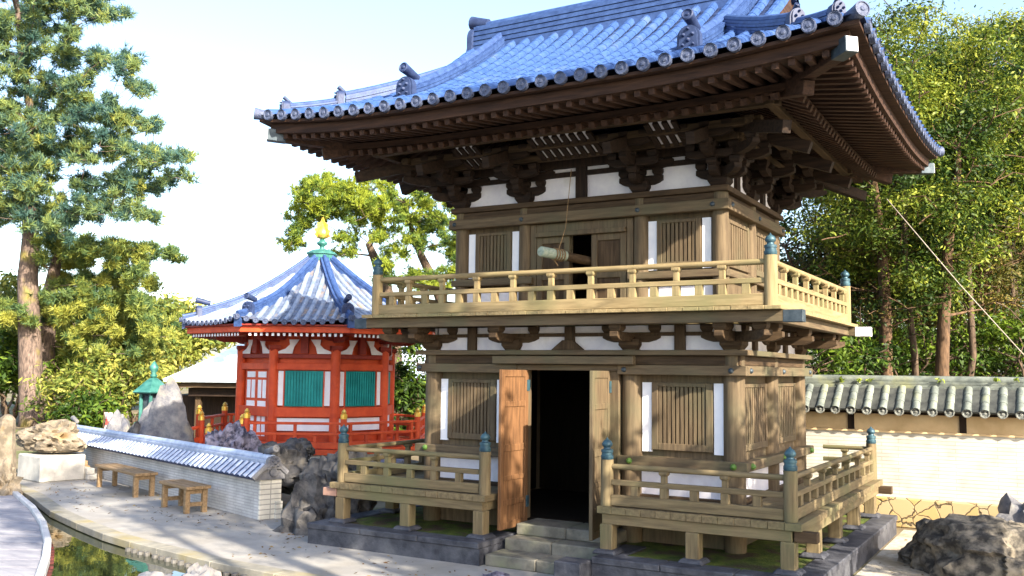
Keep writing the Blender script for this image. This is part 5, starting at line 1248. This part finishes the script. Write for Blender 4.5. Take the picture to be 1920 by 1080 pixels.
for k in range(8):
    P = []
    for r_ in np.linspace(.3, RE * .86, 9): c = cnr(r_, k, hz(r_) + .02 + hl(1, 1, r_)); P.append(c)
    ridge_stack(P, .18, .13, "hip_ridge", layers=3, cap=.055)
    c = cnr(RE * .875, k, hz(RE * .875) + .06); oni(c, (math.cos(A8 * k), math.sin(A8 * k), 0), .30, .28)
    P = [cnr(r_, k, hz(r_) + .02 + hl(1, 1, r_)) for r_ in np.linspace(RE * .89, RE * .99, 4)]; ridge_stack(P, .13, .05, "hip_ridge", layers=2, cap=.05)
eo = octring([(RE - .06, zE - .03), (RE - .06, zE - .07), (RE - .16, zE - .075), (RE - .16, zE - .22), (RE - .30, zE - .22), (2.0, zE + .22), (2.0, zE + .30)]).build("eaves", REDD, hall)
fa = octring([(RE - .155, zE - .08), (RE - .152, zE - .10), (RE - .152, zE - .20), (RE - .156, zE - .215)]).build("red_fascia", REDP, eo)
rf = MB(); rt = MB()
for k in range(8):
    f = Face(k, RE); nn2 = int(f.hw / .13)
    for j in range(-nn2, nn2 + 1):
        u = j * .13
        if abs(u) > f.hw - .15: continue
        a = f.p(u, -.22, zE - .265); b_ = f.p(u, -.22 - min(1.1, 1.1), zE - .265 + .25); rf.beam(a, b_, .06, .07); rt.beam(a - f.n * -.012, a, .056, .066)
rf.build("rafters", REDD, eo)["kind"] = "stuff"; rt.build("white_rafter_ends", WHITEM, eo)["kind"] = "stuff"
# finial
fn = octring([(.36, hz(.25) - .04), (.36, hz(.25) + .17), (.40, hz(.25) + .18), (.40, hz(.25) + .22), (.24, hz(.25) + .30)]).build("finial_base", PATINAG, hall)
zf_ = hz(.25) + .30
MB().lathe([(.12, 0), (.06, .05), (.06, .10), (.13, .15), (.14, .2), (.08, .24), (.05, .30)], (0, 0, zf_), 14).build("finial_stem", PATINAG, hall, smooth=True)
MB().lathe([(.08, 0), (.15, .03), (.18, .10), (.17, .19), (.11, .30), (.04, .40), (.01, .48)], (0, 0, zf_ + .30), 16).build("jewel", GOLD, hall, smooth=True)
for k in range(4):
    fl_ = MB(); a = PI / 2 * k + .4; d = Vector((math.cos(a), math.sin(a), 0)); fl_.prism([(.16, .02), (.25, .08), (.21, .14), (.25, .24), (.17, .26), (.17, .40), (.07, .43), (.02, .56), (.02, .25)], Vector((0, 0, zf_ + .31)) - Vector((-d.y, d.x, 0)) * .01, d, (0, 0, 1), (-d.y, d.x, 0), .02); fl_.build("flame", GOLD, hall)
# floor, stone base, railing
octring([(3.02, .62), (3.02, .74)]).build("veranda_floor", REDP, hall)
octring([(2.94, .50), (2.94, .618)]).build("white_edge", SPALE, hall)
octring([(2.55, 0), (2.55, .50)]).build("stone_base", SDARK, hall)
octring([(3.1, .0), (3.1, .12)]).build("stone_footing", SDARK, hall)
RR_ = 2.9
for k in range(8):
    f = Face(k, RR_); op = k in (6,)
    if not op:
        for z0, z1, nm in ((.76, .90, "bottom_rail"), (1.06, 1.12, "middle_rail"), (1.30, 1.36, "top_rail")):
            mb = MB(); f.box(mb, -f.hw, f.hw, -.04, .04, z0, z1); mb.build(nm, REDP, hall, bevel=.008)
        for j in range(-2, 3):
            u = j * .46; mb = MB(); f.box(mb, u - .035, u + .035, -.03, .03, .901, 1.299 if j % 2 == 0 else 1.059); mb.build("rail_strut", REDP, hall)
    c = cnr(RR_, k, 0); MB().tube([(c.x, c.y, .75), (c.x, c.y, 1.44)], .075, 12).build("railing_post", REDP, hall, angle=50)
    MB().lathe([(.08, 0), (.08, .10), (.05, .12), (.06, .16), (.02, .22)], (c.x, c.y, 1.44), 12).build("gold_cap", GOLD, hall, angle=40)
f = Face(6, RR_)
for u in (-.95, .95):
    for d, zt, zb in ((.02, 1.30, .75), (.85, 1.12, .0)):
        q = f.p(u, d, 0); MB().tube([(q.x, q.y, zb), (q.x, q.y, zt)], .075, 12).build("railing_post", REDP, hall, angle=50); MB().lathe([(.08, 0), (.08, .10), (.05, .12), (.06, .16), (.02, .22)], (q.x, q.y, zt), 12).build("gold_cap", GOLD, hall, angle=40)
    MB().beam(f.p(u, .08, 1.15), f.p(u, .8, .95), .07, .07).build("stair_rail", REDP, hall); MB().beam(f.p(u, .08, .85), f.p(u, .8, .65), .07, .10).build("stair_rail", REDP, hall)
for j in range(4): mb = MB(); f.box(mb, -.9, .9, .13 + .24 * j, .13 + .24 * (j + 1), 0, .60 - .15 * j); mb.build("stair_step", SDARK, hall, bevel=.01)
world()
# slab of dark stone in front of the hall base
p = dep(660, 862, 19.5); sb = thing("stone_trough", "dark stone trough with slab lid below the red railing", "stone trough", (p.x, p.y, GZ), R(25))
MB().box(-.65, .9, -.4, .4, 0, .62).build("base", SDARK, sb, bevel=.02); MB().box(-.75, 1.0, -.48, .48, .625, .72).build("lid", mat("violet_slab", (.10, .085, .12), (.26, .22, .28), rough=.7, scale=3), sb, bevel=.02); MB().box(-.70, .95, -.45, .45, -.0, .18).build("plinth", SDARK, sb, bevel=.01); world()

# ------------------------------------------------------------------ pale-roofed building behind
p = gxy(306, 34); hb = thing("pale_roofed_hall", "low open hall with a pale metal hipped roof behind the red hall", "building", (p.x, p.y, GZ), math.atan2(RT.y, RT.x))
z0 = 2.16
def quad_roof(x0, x1, y0, y1, rx0, rx1, ry, z0, z1, n_=10):
    mb = MB(); f1 = lambda t: z0 + (z1 - z0) * (t * .8 + .2 * t * t)
    A = [[(x0 + (rx0 - x0) * t, y0 + (ry - y0) * t, f1(t)), (x1 + (rx1 - x1) * t, y0 + (ry - y0) * t, f1(t))] for t in np.linspace(0, 1, n_)]
    B = [[(x1 + (rx1 - x1) * t, y1 + (ry - y1) * t, f1(t)), (x0 + (rx0 - x0) * t, y1 + (ry - y1) * t, f1(t))] for t in np.linspace(0, 1, n_)]
    C_ = [[(x0 + (rx0 - x0) * t, y1 + (ry - y1) * t, f1(t)), (x0 + (rx0 - x0) * t, y0 + (ry - y0) * t, f1(t))] for t in np.linspace(0, 1, n_)]
    D_ = [[(x1 + (rx1 - x1) * t, y0 + (ry - y0) * t, f1(t)), (x1 + (rx1 - x1) * t, y1 + (ry - y1) * t, f1(t))] for t in np.linspace(0, 1, n_)]
    for q in (A, B, C_, D_): mb.grid(q)
    return mb
quad_roof(0, 14, 0, 9, 4.5, 9.5, 4.5, z0, 5.4).build("roof", PALEROOF, hb, solid=.12)
MB().box(.3, 13.7, .3, 8.7, z0 - .30, z0 - .14).build("eave_beam", WM['x'], hb); MB().box(.7, 13.3, .7, 8.3, z0 - .62, z0 - .32).build("fascia", WK['x'], hb)
MB().box(-.6, 13.2, 1.8, 8.4, 0, z0 - .63).build("inner_wall", WK['z'], hb)
for k in range(5):
    MB().box(.9 + 3 * k, 1.1 + 3 * k, .9, 1.1, 0, z0 - .63).build("post", WM['z'], hb)
world()

# ------------------------------------------------------------------ guy wire at the right
a = Vector((3.55, 5.3, 5.45)); b_ = Vector((5.75, 5.75, 2.5)); gw_ = MB().tube([a, a.lerp(b_, .5) - Vector((0, 0, .05)), b_], .009, 6).build("stay_wire", mat("stay_wire_steel", (.25, .22, .2), (.4, .36, .3), scale=20), None, smooth=True)
tag(gw_, "thin stay wire slanting from the gate's rear eave down to the tiled wall", "wire")

# ------------------------------------------------------------------ fallen leaves on the path and round the platform
P = []
for (x0, x1, y0, y1, n_) in ((-13, -4, -1.2, 2.2, 420), (3.75, 9, .1, 5.2, 300), (-4, 4, -2.6, -1.3, 160)):
    for k in range(n_):
        x = random.uniform(x0, x1); y = random.uniform(y0, y1)
        e = None
        for a, b_ in zip(EDGE[:-1], EDGE[1:]):
            if a.x <= x <= b_.x: e = a.y + (b_.y - a.y) * (x - a.x) / (b_.x - a.x)
        if e is None or y < e + .3: continue
        P.append((x, y, GZ + .016))
P = np.array(P); fl = leaf_mesh("fallen_leaves", P, rng.normal(size=(len(P), 3)) * .25 + [0, 0, 1], .030, .45, rng.uniform(0, 1, len(P)), leafmat("dry_leaves", (.10, .05, .02), (.20, .11, .04), (.30, .22, .07), .1), None, (0, 0, 0))
fl["kind"] = "stuff"
